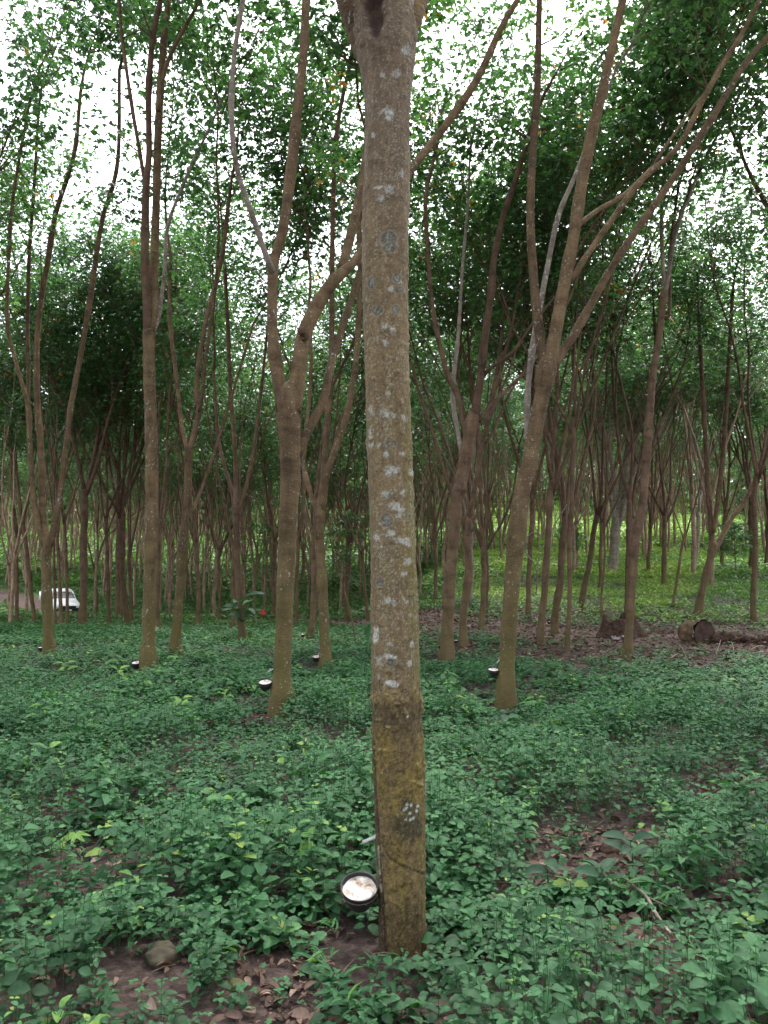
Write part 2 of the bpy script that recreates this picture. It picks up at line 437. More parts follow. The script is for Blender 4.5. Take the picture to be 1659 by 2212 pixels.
def extend(rng, mb, p, d, r, top, cl, cb=4.5, seg=6, seed=0.0, tw=2.2, fork=True, wig=0.10, fp=0.20):
    """grow a limb from p along d up to a height of about `top`, with twigs and leaf clusters"""
    pts = [p.copy()]; rr = [r]; st = 0.5; d = unit(d)
    n = max(4, int((top - p[2]) / st / max(0.35, d[2])))
    n = min(n, 20)
    for i in range(n):
        d = unit(d + rng.normal(0, wig, 3) + np.array([0, 0, 0.035]))
        pts.append(pts[-1] + d * st); t = (i + 1) / n
        rr.append(max(0.010, r * (1 - t * 0.85)))
        if pts[-1][2] > cb:
            for _ in range(rng.poisson(tw * (0.45 + 0.9 * t))): twigs(rng, mb, pts[-1], d, rr[-1], cl)
        if fork and 0.15 < t < 0.75 and rng.random() < fp:
            h = rng.normal(size=3); h[2] = 0
            extend(rng, mb, pts[-1].copy(), unit(d + rng.uniform(.25, .55) * unit(h)), rr[-1] * 0.72, top - rng.uniform(0.3, 1.8), cl, cb, 5, seed, tw, False, wig)
    tube(mb, pts, rr, seg, 0.08, cap=True, seed=seed, knots=0.15)
    cl.append([*pts[-1], 0.5])

def gen_tree(rng, r0, fork_h, top, lean=(0, 0), nl=3, cb=4.2, seg=9, tw=1.7, flare=1.35, ti_max=0.62, wig=0.10, fp=0.20):
    mb = MB(); cl = []
    lean = np.array([lean[0], lean[1], 0.0])
    hs = np.linspace(0, fork_h, 8); wob = rng.normal(0, 0.022, (8, 3)); wob[0] = 0; wob[:, 2] = 0
    P = np.array([[0, 0, h] for h in hs]) + lean[None] * hs[:, None] + np.cumsum(wob, 0)
    rad = r0 * np.interp(hs, [0, 0.35, fork_h], [flare, 1.0, 0.9])
    P = np.vstack([P[0] - [0, 0, 0.25], P]); rad = np.r_[rad[0] * 1.1, rad]
    az0 = rng.uniform(0, 6.28)
    for k in range(nl):
        a = az0 + k * 6.283 / nl + rng.normal(0, 0.35)
        ti = 0.0 if (k == 0 and nl > 2 and rng.random() < .4) else rng.uniform(0.18, ti_max)
        d = unit(np.array([math.cos(a) * ti, math.sin(a) * ti, 1.0]) + lean)
        s = P[-1] - np.array([0, 0, rng.uniform(0, 0.5)])
        extend(rng, mb, s - d * r0 * 0.5, d, r0 * rng.uniform(0.5, 0.68), top * rng.uniform(0.85, 1.05), cl, cb, 6, rng.uniform(0, 50), tw, True, wig, fp)
    dt = unit(P[-1] - P[-2]); r_ = rad[-1]
    P = np.vstack([P, P[-1] + dt * r_ * .9, P[-1] + dt * r_ * 1.5]); rad = np.r_[rad, r_ * .72, r_ * .2]
    tube(mb, P, rad, seg, 0.09, n=26, seed=rng.uniform(0, 50), knots=0.16)
    return mb, cl

def tree(name, label, px, py, trunk, limbs, rng, top=13.5, bark=None, cb=7.8, per=20, group=None, seg=16, tw=2.2, parts=True, lean_y=0.0, Y=None, flare=1.38):
    """a tree whose trunk and limbs follow given outlines; (px,py,w) points at the tree's own distance"""
    bark = bark or M_BARK
    g = ground(px, py) if Y is None else np.array([*at(px, py, Y)[:2], 0.0])
    if Y is not None: g[2] = float(terrain(g[0], g[1]))
    root = thing(name, label, 'tree', tuple(g), group)
    Yb = g[1]
    def loc(pt, dy=0.0):
        q = at(pt[0], pt[1], Yb + dy); return q - g, pt[2] * 0.5 * (Yb + dy) / F
    tp = [loc(p, lean_y * i / len(trunk)) for i, p in enumerate(trunk)]
    P = [p for p, _ in tp]; rr = [r for _, r in tp]
    TRUNKS.append((g[0], g[1], rr[0]))
    P0 = P[0].copy(); P0[2] = 0.0
    P = [P0 - [0, 0, 0.2], P0] + [q for q in P if q[2] > 0.12]; rr = [rr[0] * flare * 1.05, rr[0] * flare] + [r for (q, r) in tp if q[2] > 0.12]
    dt = unit(P[-1] - P[-2]); r_ = rr[-1]
    P = P + [P[-1] + dt * r_ * .9, P[-1] + dt * r_ * 1.5]; rr = rr + [r_ * .72, r_ * .2]
    mb = MB(); tube(mb, P, rr, seg + 4, 0.12, n=max(30, int(P[-1][2] * 16)), seed=rng.uniform(0, 90), knots=0.2, fine=0.04)
    cl = []; made = []
    for lm in limbs:
        pts, dy, opt = lm[0], (lm[1] if len(lm) > 1 else rng.uniform(-0.8, 1.2)), (lm[2] if len(lm) > 2 else {})
        lb = MB() if parts else mb
        t0 = opt.get('t0', 0.0)
        q = [loc(p, t0 * dy + dy * (1 - t0) * i / max(1, len(pts) - 1)) for i, p in enumerate(pts)]
        Q = [a for a, _ in q]; rq = [b for _, b in q]
        tube(lb, Q, rq, 10 if parts else 8, 0.07, n=max(8, int(np.linalg.norm(Q[-1] - Q[0]) * 6)), seed=rng.uniform(0, 90), knots=0.22, fine=0.04)
        if not opt.get('stub'):
            d = unit(Q[-1] - Q[-2])
            L = len(Q)
            for i in range(1, L):
                if Q[i][2] > cb + 0.8 and rq[i] < 0.09:
                    for _ in range(rng.poisson(0.8)): twigs(rng, lb, Q[i], d, rq[i], cl)
            extend(rng, lb, Q[-1] - d * 0.02, unit(d + [0, 0, 0.15]), rq[-1] * 0.97, max(top * rng.uniform(0.95, 1.2), Q[-1][2] + 1.8), cl, cb, 7, rng.uniform(0, 50), tw)
        if parts: made.append((lb, opt.get('bark')))
    mb.build('trunk', bark, root)
    for lb, bk in made: lb.build('limb', bk or bark, root)
    cm = MB(); crown_mesh(cm, cl, rng, per * .72, 0.13, 2, 0.6); cm.build('crown', M_CROWN, root)
    return root

exec_order = []
HT = 'rubber trees around the latex cups'
rg = np.random.default_rng(3)

# second tree: pale forked one left of the front trunk
T2 = tree('rubber_tree', 'forked rubber tree with a sawn branch stub just left of the front trunk', 610, 1549,
     [(610, 1549, 40), (610, 1450, 37), (616, 1300, 37), (621, 1150, 39), (627, 1040, 43), (626, 960, 48), (622, 890, 50), (621, 858, 46)],
     [([(612, 890, 32), (600, 810, 28), (589, 720, 24), (588, 620, 23), (592, 565, 22), (612, 490, 22), (630, 360, 22), (645, 210, 22), (655, 120, 20), (661, 0, 19)], 0.4),
      ([(590, 590, 16), (572, 545, 14), (545, 465, 13), (513, 370, 12), (500, 260, 12), (505, 130, 11), (525, 0, 10)], -0.5, {'bark': M_PALE}),
      ([(633, 890, 32), (645, 800, 31), (656, 725, 31), (690, 652, 30), (728, 598, 28), (760, 572, 20), (800, 510, 19), (890, 365, 18), (960, 275, 17), (1030, 172, 17), (1080, 65, 15), (1118, 0, 14)], 0.6),
      ([(735, 590, 20), (752, 530, 22), (775, 430, 20), (792, 330, 18), (800, 200, 16)], 1.3, {'t0': .4}),
      ([(640, 985, 24), (668, 925, 20), (698, 868, 19), (712, 800, 17), (722, 765, 18), (745, 690, 15), (768, 620, 14), (790, 540, 13)], 1.0),
      ([(660, 730, 22), (655, 718, 22), (651, 712, 20)], -0.12, {'stub': 1})], rg, 13.0)

T3 = tree('rubber_tree', 'leaning lichen spotted rubber tree right of the front trunk, three limbs from one crotch', 1094, 1526,
     [(1093, 1526, 36), (1094, 1450, 34), (1098, 1380, 33), (1106, 1260, 34), (1118, 1140, 36), (1128, 1060, 35), (1144, 1000, 34), (1152, 950, 34), (1166, 880, 34), (1177, 820, 36), (1184, 785, 38)],
     [([(1182, 800, 26), (1170, 750, 24), (1160, 680, 22), (1153, 600, 20), (1146, 500, 19), (1147, 400, 18), (1153, 300, 17), (1160, 200, 16), (1163, 100, 15), (1165, 0, 14)], 0.5),
      ([(1186, 800, 30), (1198, 730, 29), (1212, 650, 28), (1226, 580, 27), (1241, 500, 25), (1256, 400, 24), (1276, 300, 23), (1300, 200, 22), (1320, 110, 20), (1345, 0, 19)], -0.2),
      ([(1192, 798, 24), (1208, 770, 20), (1240, 722, 19), (1275, 660, 18), (1320, 580, 17), (1389, 477, 16), (1456, 383, 15), (1539, 253, 15), (1606, 143, 14), (1665, 70, 13)], 0.5),
      ([(1222, 620, 15), (1243, 588, 15), (1323, 473, 14), (1389, 385, 14), (1459, 325, 13), (1506, 240, 13), (1549, 160, 12), (1606, 67, 11), (1640, 0, 10)], -0.6),
      ([(1146, 985, 15), (1139, 930, 14), (1141, 833, 13), (1154, 733, 13), (1180, 590, 12), (1206, 467, 11), (1236, 395, 10), (1262, 330, 9)], 1.2, {'bark': M_PALE}),
      ([(1245, 490, 13), (1290, 455, 11), (1350, 420, 9), (1410, 360, 8)], 0.8)], rg, 12.5)

T5 = tree('rubber_tree', 'tall straight rubber tree with a dark left limb at left, latex cup beside it', 320, 1456,
     [(320, 1456, 28), (321, 1380, 27), (322, 1280, 26), (325, 1180, 26), (328, 1080, 27), (327, 980, 27), (325, 880, 26), (322, 790, 26), (322, 720, 26)],
     [([(320, 735, 20), (317, 640, 19), (313, 560, 18), (314, 470, 17), (316, 395, 17), (322, 330, 14), (321, 200, 14), (330, 83, 13), (347, 0, 12)], -0.6, {'bark': M_BARKD}),
      ([(315, 405, 10), (302, 330, 9), (283, 217, 8), (264, 83, 8), (257, 0, 7)], -0.9, {'bark': M_BARKD}),
      ([(326, 735, 20), (332, 640, 19), (334, 540, 19), (338, 420, 18), (341, 300, 18), (348, 167, 17), (354, 90, 15), (364, 0, 14)], 0.5),
      ([(342, 240, 9), (350, 180, 9), (370, 115, 8), (432, 0, 7)], 0.2),
      ([(330, 720, 10), (345, 670, 9), (356, 580, 9), (362, 490, 8), (395, 400, 7), (425, 330, 6)], 1.2, {'bark': M_PALE})], rg, 13.0, cb=7.0, tw=2.4)

T6 = tree('rubber_tree', 'slender rubber tree near the left edge, three limbs from a low crotch, pickup behind', 106, 1419,
     [(107, 1419, 23), (104, 1360, 21), (101, 1280, 20), (100, 1220, 20), (103, 1165, 21)],
     [([(98, 1180, 13), (83, 1134, 12), (72, 1067, 11), (65, 967, 11), (61, 880, 11), (48, 830, 9), (28, 760, 8), (15, 690, 8), (19, 560, 8), (28, 430, 7), (60, 240, 6)], -0.5),
      ([(61, 885, 8), (61, 800, 8), (60, 680, 8), (64, 540, 8), (74, 400, 7), (84, 230, 6)], 0.7),
      ([(102, 1180, 15), (93, 1120, 14), (88, 967, 13), (80, 867, 13), (80, 733, 12), (91, 633, 12), (103, 567, 12), (121, 460, 11), (160, 333, 9), (174, 200, 8)], 0.3),
      ([(108, 1180, 13), (128, 1080, 12), (150, 900, 12), (158, 850, 12), (186, 700, 11), (206, 567, 11), (222, 470, 10), (254, 350, 9), (258, 150, 8)], 0.9)], rg, 13.5, cb=6.4, tw=2.8)

T4 = tree('rubber_tree', 'reddish brown rubber tree with a swollen ring below its fork, right of the front trunk', 965, 1426,
     [(965, 1426, 28), (967, 1350, 25), (971, 1260, 24), (982, 1140, 25), (988, 1070, 27), (993, 1056, 31), (998, 1030, 27), (1008, 980, 26), (1016, 930, 26), (1022, 900, 24)],
     [([(1012, 950, 13), (1003, 920, 12), (988, 855, 12), (966, 805, 12), (949, 740, 11), (934, 660, 10), (925, 560, 9), (920, 430, 8), (938, 340, 7)], 0.6),
      ([(1020, 920, 20), (1030, 870, 18), (1040, 800, 17), (1046, 740, 17), (1060, 640, 15), (1066, 567, 14), (1086, 470, 13), (1112, 395, 12), (1140, 300, 10)], -0.3, {'bark': M_BARKD}),
      ([(1034, 910, 11), (1046, 890, 9), (1095, 842, 8), (1145, 790, 7), (1185, 730, 6)], 0.4, {'bark': M_BARKD}),
      ([(1042, 815, 9), (1060, 795, 8), (1106, 763, 7), (1150, 700, 6), (1200, 640, 5)], -0.6, {'bark': M_BARKD}),
      ([(998, 985, 10), (990, 940, 9), (978, 850, 9), (990, 720, 8), (1000, 567, 7), (1012, 430, 6)], 1.3, {'bark': M_PALE})], rg, 12.0, M_BARKD)

T7 = tree('rubber_tree', 'rubber tree with a swollen foot right of the tall straight left tree', 384, 1426,
     [(384, 1426, 26), (379, 1395, 27), (382, 1350, 20), (390, 1250, 19), (398, 1150, 19), (405, 1060, 17), (408, 970, 15)],
     [([(407, 980, 10), (393, 925, 9), (387, 867, 9), (377, 783, 9), (367, 700, 8), (366, 600, 7)], 0.5),
      ([(409, 975, 13), (421, 930, 12), (430, 885, 12), (424, 830, 10), (443, 700, 9), (477, 567, 9), (495, 430, 8)], 0.2, {'bark': M_BARKD}),
      ([(430, 890, 8), (437, 850, 8), (445, 767, 7), (462, 650, 7), (470, 560, 6)], -0.4),
      ([(408, 1120, 8), (424, 1085, 7), (440, 1045, 7), (487, 900, 6), (547, 700, 5)], 1.0)], rg, 13.5, cb=6.8)

T8 = tree('rubber_tree', 'rubber tree between the sawn stub tree and front trunk, low fork, cup on its left', 703, 1441,
     [(704, 1441, 27), (702, 1400, 23), (698, 1300, 21), (692, 1190, 20), (690, 1120, 20), (692, 1085, 20)],
     [([(690, 1110, 12), (676, 1082, 11), (662, 1035, 11), (656, 1000, 10), (662, 930, 9), (672, 800, 8), (668, 650, 7)], 1.1),
      ([(692, 1100, 17), (700, 1040, 16), (720, 983, 15), (748, 900, 14), (766, 800, 13), (773, 727, 12), (777, 617, 11), (776, 480, 10)], -0.5),
      ([(694, 1095, 14), (702, 980, 13), (713, 833, 13), (717, 700, 12), (717, 567, 11), (726, 300, 10), (757, 133, 9)], 0.5)], rg, 12.5)

T9 = tree('rubber_tree', 'long single stemmed rubber tree leaning right, beside the old stump', 1356, 1422,
     [(1355, 1422, 21), (1358, 1370, 18), (1363, 1300, 17), (1373, 1167, 18), (1388, 1090, 18), (1399, 950, 17), (1410, 817, 15), (1423, 733, 14), (1430, 667, 14), (1435, 630, 13)],
     [([(1434, 640, 10), (1433, 590, 9), (1429, 500, 9), (1432, 400, 8), (1440, 300, 7)], 0.5, {'bark': M_PALE}),
      ([(1436, 640, 11), (1444, 590, 10), (1456, 520, 9), (1476, 450, 8), (1506, 380, 7)], -0.4, {'bark': M_PALE}),
      ([(1432, 690, 8), (1446, 680, 7), (1447, 620, 7), (1446, 560, 7), (1460, 440, 6)], 0.3)], rg, 11.5, M_BARKD)

T10 = tree('rubber_tree', 'forked rubber tree leaning right behind the sawn log', 1508, 1335,
     [(1507, 1335, 17), (1514, 1290, 15), (1523, 1250, 15), (1532, 1215, 15), (1541, 1180, 16)],
     [([(1541, 1190, 12), (1536, 1134, 11), (1530, 1060, 11), (1524, 950, 10), (1517, 830, 9), (1510, 700, 8)], 0.4, {'bark': M_BARKD}),
      ([(1544, 1190, 12), (1556, 1165, 11), (1575, 1128, 10), (1610, 1080, 9), (1650, 1000, 8)], 0.6, {'bark': M_BARKD}),
      ([(1541, 1150, 10), (1556, 1040, 10), (1568, 900, 9), (1575, 760, 8), (1582, 640, 7)], -0.5, {'bark': M_BARKD})], rg, 9.5, M_BARKD)

T11 = tree('rubber_tree', 'dark rubber tree with three upright limbs behind the broad leaved sapling at left', 525, 1387,
     [(526, 1387, 17), (520, 1330, 15), (514, 1240, 14), (511, 1150, 14), (510, 1100, 15)],
     [([(509, 1115, 9), (501, 1060, 8), (484, 1005, 8), (470, 930, 7), (462, 800, 6)], 0.6, {'bark': M_BARKD}),
      ([(510, 1110, 10), (507, 967, 9), (497, 830, 9), (492, 700, 8), (485, 567, 7)], -0.3, {'bark': M_BARKD}),
      ([(512, 1110, 10), (531, 1055, 9), (548, 970, 8), (560, 880, 7), (575, 740, 6)], 0.3, {'bark': M_BARKD})], rg, 11.0, M_BARKD)

# more mid-distance trees: label, base px, trunk polyline, fork limbs grown by rule
def midtree(label, px, py, w, tip, nl, top, seed, bark=None, group=None, dark=True, tw=1.65, cb=7.3):
    rng = np.random.default_rng(seed)
    g = ground(px, py)
    root = thing('rubber_tree', label, 'tree', tuple(g), group)
    r0 = w * 0.5 * g[1] / F
    q = at(tip[0], tip[1], g[1]) - g
    mb, cl = gen_tree(rng, r0, q[2], top * 1.28, (q[0] / q[2], rng.normal(0, 0.02)), nl + 1, cb, 9, tw, 1.35, 0.45, 0.06, 0.16)
    mb.build('trunk', bark or (M_BARKD if dark else M_BARK), root)
    cm = MB(); crown_mesh(cm, cl, rng, 10, 0.135, 2, 0.65); cm.build('crown', M_CROWN, root)
    TRUNKS.append((g[0], g[1], r0)); return root

MID = [
 ('slim dark rubber tree directly right of the ring swollen tree, cup at its foot', 1002, 1398, 17, (1006, 1120), 2, 11),
 ('dark rubber tree with a small latex cup low on it, right of leaning spotted tree', 1166, 1391, 15, (1196, 1030), 3, 11),
 ('dark upright rubber tree left of the very thin tree, tiny cup on its left', 1198, 1371, 15, (1216, 1100), 3, 11),
 ('very thin upright rubber tree between the cup trees and the old stump', 1224, 1408, 10, (1240, 900), 2, 11),
 ('dark slim rubber tree standing in bright grass just right of leaning spotted tree', 1141, 1334, 11, (1146, 1050), 2, 10),
 ('nearly black rubber tree leaning right in bright grass with V shaped fork', 1256, 1311, 12, (1287, 1115), 2, 9),
 ('rubber tree with slender trunk in bright grass behind the black leaning tree', 1295, 1275, 8, (1301, 1130), 3, 10),
 ('hair thin young rubber tree rising left of the old stump', 1301, 1336, 5, (1310, 1020), 2, 8),
 ('dark rubber tree rising directly behind the old stump', 1354, 1336, 13, (1368, 1080), 3, 10.5),
 ('dark rubber tree with wavy trunk in bright grass between stump and sawn log', 1434, 1268, 10, (1434, 1110), 3, 9),
 ('thin rubber tree leaning right in bright grass left of the sawn log', 1454, 1312, 6, (1482, 1150), 2, 8),
 ('pale stout rubber tree on the bright grassy rise at right', 1499, 1235, 10, (1510, 1110), 3, 10),
 ('dark rubber tree at the right edge behind the rotten log', 1629, 1348, 12, (1634, 1020), 3, 11),
 ('thick dark rubber tree on the grassy rise near the right edge', 1625, 1235, 13, (1628, 1080), 3, 10),
 ('thick pale brown many stemmed old tree on the grassy rise at right', 1322, 1241, 22, (1330, 1120), 5, 12),
 ('thin dark rubber tree at the far left edge', 37, 1347, 8, (36, 1160), 2, 11),
 ('rubber tree bowed left in front of the pickup bed', 75, 1348, 9, (52, 1130), 2, 11),
 ('thin rubber tree in front of the pickup windscreen', 133, 1360, 8, (124, 1090), 2, 11),
 ('thin dark rubber tree crossing the pickup roof and its left side', 119, 1353, 6, (117, 1120), 2, 11),
 ('thin dark rubber tree crossing the pickup bonnet', 146, 1356, 7, (143, 1110), 2, 11),
 ('stout dark rubber tree just right of the pickup', 177, 1358, 16, (181, 1060), 2, 12),
 ('thin dark rubber tree with a Y fork right of the pickup', 207, 1330, 7, (207, 1235), 2, 11),
 ('thin dark rubber tree left of the tight trunk cluster', 237, 1354, 8, (236, 1130), 2, 11),
 ('leftmost trunk of the tight dark cluster left of the tall straight tree', 253, 1342, 11, (256, 1090), 2, 12),
 ('second trunk of the tight dark cluster left of the tall straight tree', 264, 1340, 11, (266, 1080), 2, 12),
 ('third trunk of the tight dark cluster left of the tall straight tree', 275, 1352, 11, (270, 1100), 3, 12),
 ('rightmost trunk of the tight dark cluster left of the tall straight tree', 285, 1350, 8, (288, 1180), 2, 11),
 ('dark rubber tree close behind the tall straight left tree', 342, 1368, 11, (348, 1130), 2, 11),
 ('dark slim rubber tree right of the swollen foot tree', 427, 1358, 10, (420, 1170), 2, 11),
 ('dark rubber tree leaning right beside the dirt path at left', 457, 1322, 9, (470, 1190), 2, 11),
 ('thin dark rubber tree touching the left of the three limbed dark tree', 503, 1368, 9, (506, 1170), 2, 10),
 ('rubber tree with Y fork right of the sawn stub tree, small cup at its foot', 668, 1386, 14, (676, 1195), 2, 11),
 ('dark thin rubber tree at the right edge of the sawn stub tree', 638, 1358, 8, (650, 1150), 2, 11),
 ('thin dark rubber tree on the path edge left of the front trunk', 747, 1345, 9, (752, 1180), 3, 10),
 ('thin rubber tree touching the left side of the front trunk', 795, 1345, 6, (786, 1190), 2, 9),
 ('thin rubber tree right beside the front trunk', 937, 1302, 8, (938, 1150), 3, 9),
 ('dark rubber tree with narrow fork left of leaning spotted tree', 1040, 1361, 12, (1038, 1145), 3, 11),
 ('slim dark rubber tree touching the narrow fork tree on its right', 1051, 1322, 9, (1052, 1190), 2, 10),
 ('pale thin rubber tree in bright grass behind ring swollen tree', 1020, 1302, 7, (1020, 1150), 3, 9),
 ('slim rubber tree on the grassy rise right of the old many stemmed tree', 1400, 1240, 8, (1405, 1130), 3, 10),
 ('slim rubber tree on the grassy rise behind the leaning forked tree', 1560, 1225, 9, (1568, 1100), 3, 10),
 ('slim rubber tree at the right edge on the grassy rise', 1655, 1230, 9, (1660, 1100), 3, 10),
 ('thin rubber tree behind the sawn stub tree at left of its foot', 590, 1340, 7, (592, 1170), 3, 11),
 ('thin rubber tree left of the three limbed dark tree at the path', 475, 1347, 6, (478, 1180), 2, 10),
]
for k, m in enumerate(MID):
    midtree(*m, seed=100 + k, dark=('pale' not in m[0]), bark=M_PALE if 'pale' in m[0] else None)

# trees just outside the frame whose boughs reach into it
EDGE = [('rubber tree outside the right edge whose leafy boughs hang into view at top', 7.9, 12.5, 11.5, (-0.05, 0.0)),
        ('rubber tree beyond the right edge, leaves dark at mid height', 11.2, 17.5, 10.5, (-0.03, 0.0)),
        ('rubber tree outside the left edge whose boughs enter at upper left', -8.9, 14.0, 12.0, (0.04, 0.0)),
        ('rubber tree beyond the left edge behind the slender left tree', -11.5, 19.0, 12.0, (0.02, 0.0))]
for k, (lb, x, y, top, lean) in enumerate(EDGE):
    rng = np.random.default_rng(300 + k); z = float(terrain(x, y))
    root = thing('rubber_tree', lb, 'tree', (x, y, z))
    mb, cl = gen_tree(rng, 0.11, 5.2, top, lean, 4, 6.2, 10, 2.0, ti_max=0.30, wig=.06)
    mb.build('trunk', M_BARK, root); cm = MB(); crown_mesh(cm, cl, rng, 14, 0.125, 2, 0.6); cm.build('crown', M_CROWN, root)

# far rows: eight kinds copied
def far_trees():
    protos = []
    for k in range(12):
        rng = np.random.default_rng(500 + k)
        mb, cl = gen_tree(rng, rng.uniform(0.07, 0.10), rng.uniform(1.6, 5.0), rng.uniform(12.5, 17), rng.normal(0, 0.035, 2), int(rng.integers(2, 5)), 7.2, 7, 1.15, 1.2, 0.40, 0.05, 0.13)
        cm = MB(); crown_mesh(cm, cl, rng, 9, 0.165, 2, 0.7)
        protos.append((mb, cm))
    rng = np.random.default_rng(77); spots = []
    y = 30.0
    while y < 78:
        sp = 2.75 + (y - 30) * 0.012
        x = -0.58 * y - 2 + rng.uniform(0, sp)
        while x < 0.58 * y + 2:
            xx, yy = x + rng.normal(0, 0.35), y + rng.normal(0, 0.5)
            if path_dist([xx], [yy])[0] > 1.25 and not (-0.62 < xx / yy < -0.36 and 43 < yy < 62) and rng.random() < 0.86:
                r = xx / yy
                if not (r > 0.12 and yy < 52 and rng.random() < 0.62) and not (r > 0.22 and yy > 48 and rng.random() < 0.3):      # the open grassy rise
                    if all(math.hypot(xx - a, yy - b) > 1.3 for a, b, _ in TRUNKS): spots.append((xx, yy))
            x += sp
        y += sp * 1.05
    spots = spots[:238]
    first = {}
    for i, (x, y) in enumerate(spots):
        k = int(rng.integers(0, len(protos)))
        z = float(terrain(x, y)) - 0.02
        lab = 'thin dark rubber tree deep in the distant plantation rows beyond the dirt path'
        s = rng.uniform(0.85, 1.12); rz = rng.uniform(0, 6.28)
        if k not in first:
            root = thing('rubber_tree', lab, 'tree', (x, y, z), 'distant rubber trees beyond the path', rz)
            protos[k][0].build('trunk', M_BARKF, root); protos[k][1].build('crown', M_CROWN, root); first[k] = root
        else:
            src = first[k]; root = src.copy(); COL.objects.link(root); root.location = (x, y, z); root.rotation_euler = (0, 0, rz)
            for ch in src.children:
                c = ch.copy(); COL.objects.link(c); c.parent = root
        root.scale = (s, s, s)
        TRUNKS.append((x, y, 0.1))
    # the wood closing the hillside behind: one mass
    fb = MB(); fl = MB()
    rng = np.random.default_rng(88)
    for i in range(560):
        yy = rng.uniform(102, 270); xx = rng.uniform(-0.62, 0.62) * yy
        if xx / yy > 0.24 and yy < 100: continue
        z = float(terrain(xx, yy))
        h = rng.uniform(9, 15)
        tube(fb, [[xx, yy, z - .3], [xx + rng.normal(0, .3), yy, z + h * .4], [xx + rng.normal(0, .6), yy, z + h * .9]], [.14, .11, .05], 5, 0)
        c = [[xx + rng.normal(0, 1.5), yy + rng.normal(0, 1.5), z + h * rng.uniform(0.12, 1), rng.uniform(.8, 1.5)] for _ in range(30)]
        crown_mesh(fl, c, rng, 9, 0.62, 2, 1.6)
    for i in range(330):
        yy = rng.uniform(52, 100); xx = rng.uniform(-0.58, 0.58) * yy
        if path_dist([xx], [yy])[0] < 1.4 or (-0.62 < xx / yy < -0.36 and yy < 62) or (xx / yy > .2 and rng.random() < .6): continue
        z = float(terrain(xx, yy)); h0 = rng.uniform(1.2, 4.5); ln_ = rng.normal(0, .06, 2); b0 = np.array([xx, yy, z - .2]); r0 = rng.uniform(.05, .085)
        t0 = b0 + np.array([ln_[0] * h0, ln_[1] * h0, h0 + .2]); tube(fb, [b0, (b0 + t0) / 2 + rng.normal(0, .04, 3), t0], [r0 * 1.2, r0, r0 * .9], 5, 0, cap=False)
        for k in range(int(rng.integers(2, 5))):
            dd = unit(np.array([rng.normal(0, .22), rng.normal(0, .22), 1.0])); L = rng.uniform(5, 9)
            tube(fb, [t0 - [0, 0, .1], t0 + dd * L * .35 + rng.normal(0, .1, 3), t0 + dd * L * .7 + [0, 0, .3], t0 + dd * L + [0, 0, .8]], [r0 * .65, r0 * .5, r0 * .35, r0 * .15], 4, 0, cap=False)
            c = [[*(t0 + dd * L * rng.uniform(.65, 1.1) + rng.normal(0, .5, 3)), rng.uniform(.5, .9)] for _ in range(2)]
            crown_mesh(fl, c, rng, 9, 0.2, 2, .6)
    w = fl.build('distant_wood', M_CROWN); tag(w, 'dense green wood and countless thin stems filling the hillside behind the plantation', 'wood', None, 'stuff')
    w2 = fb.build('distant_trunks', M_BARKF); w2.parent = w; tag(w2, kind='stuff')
far_trees()

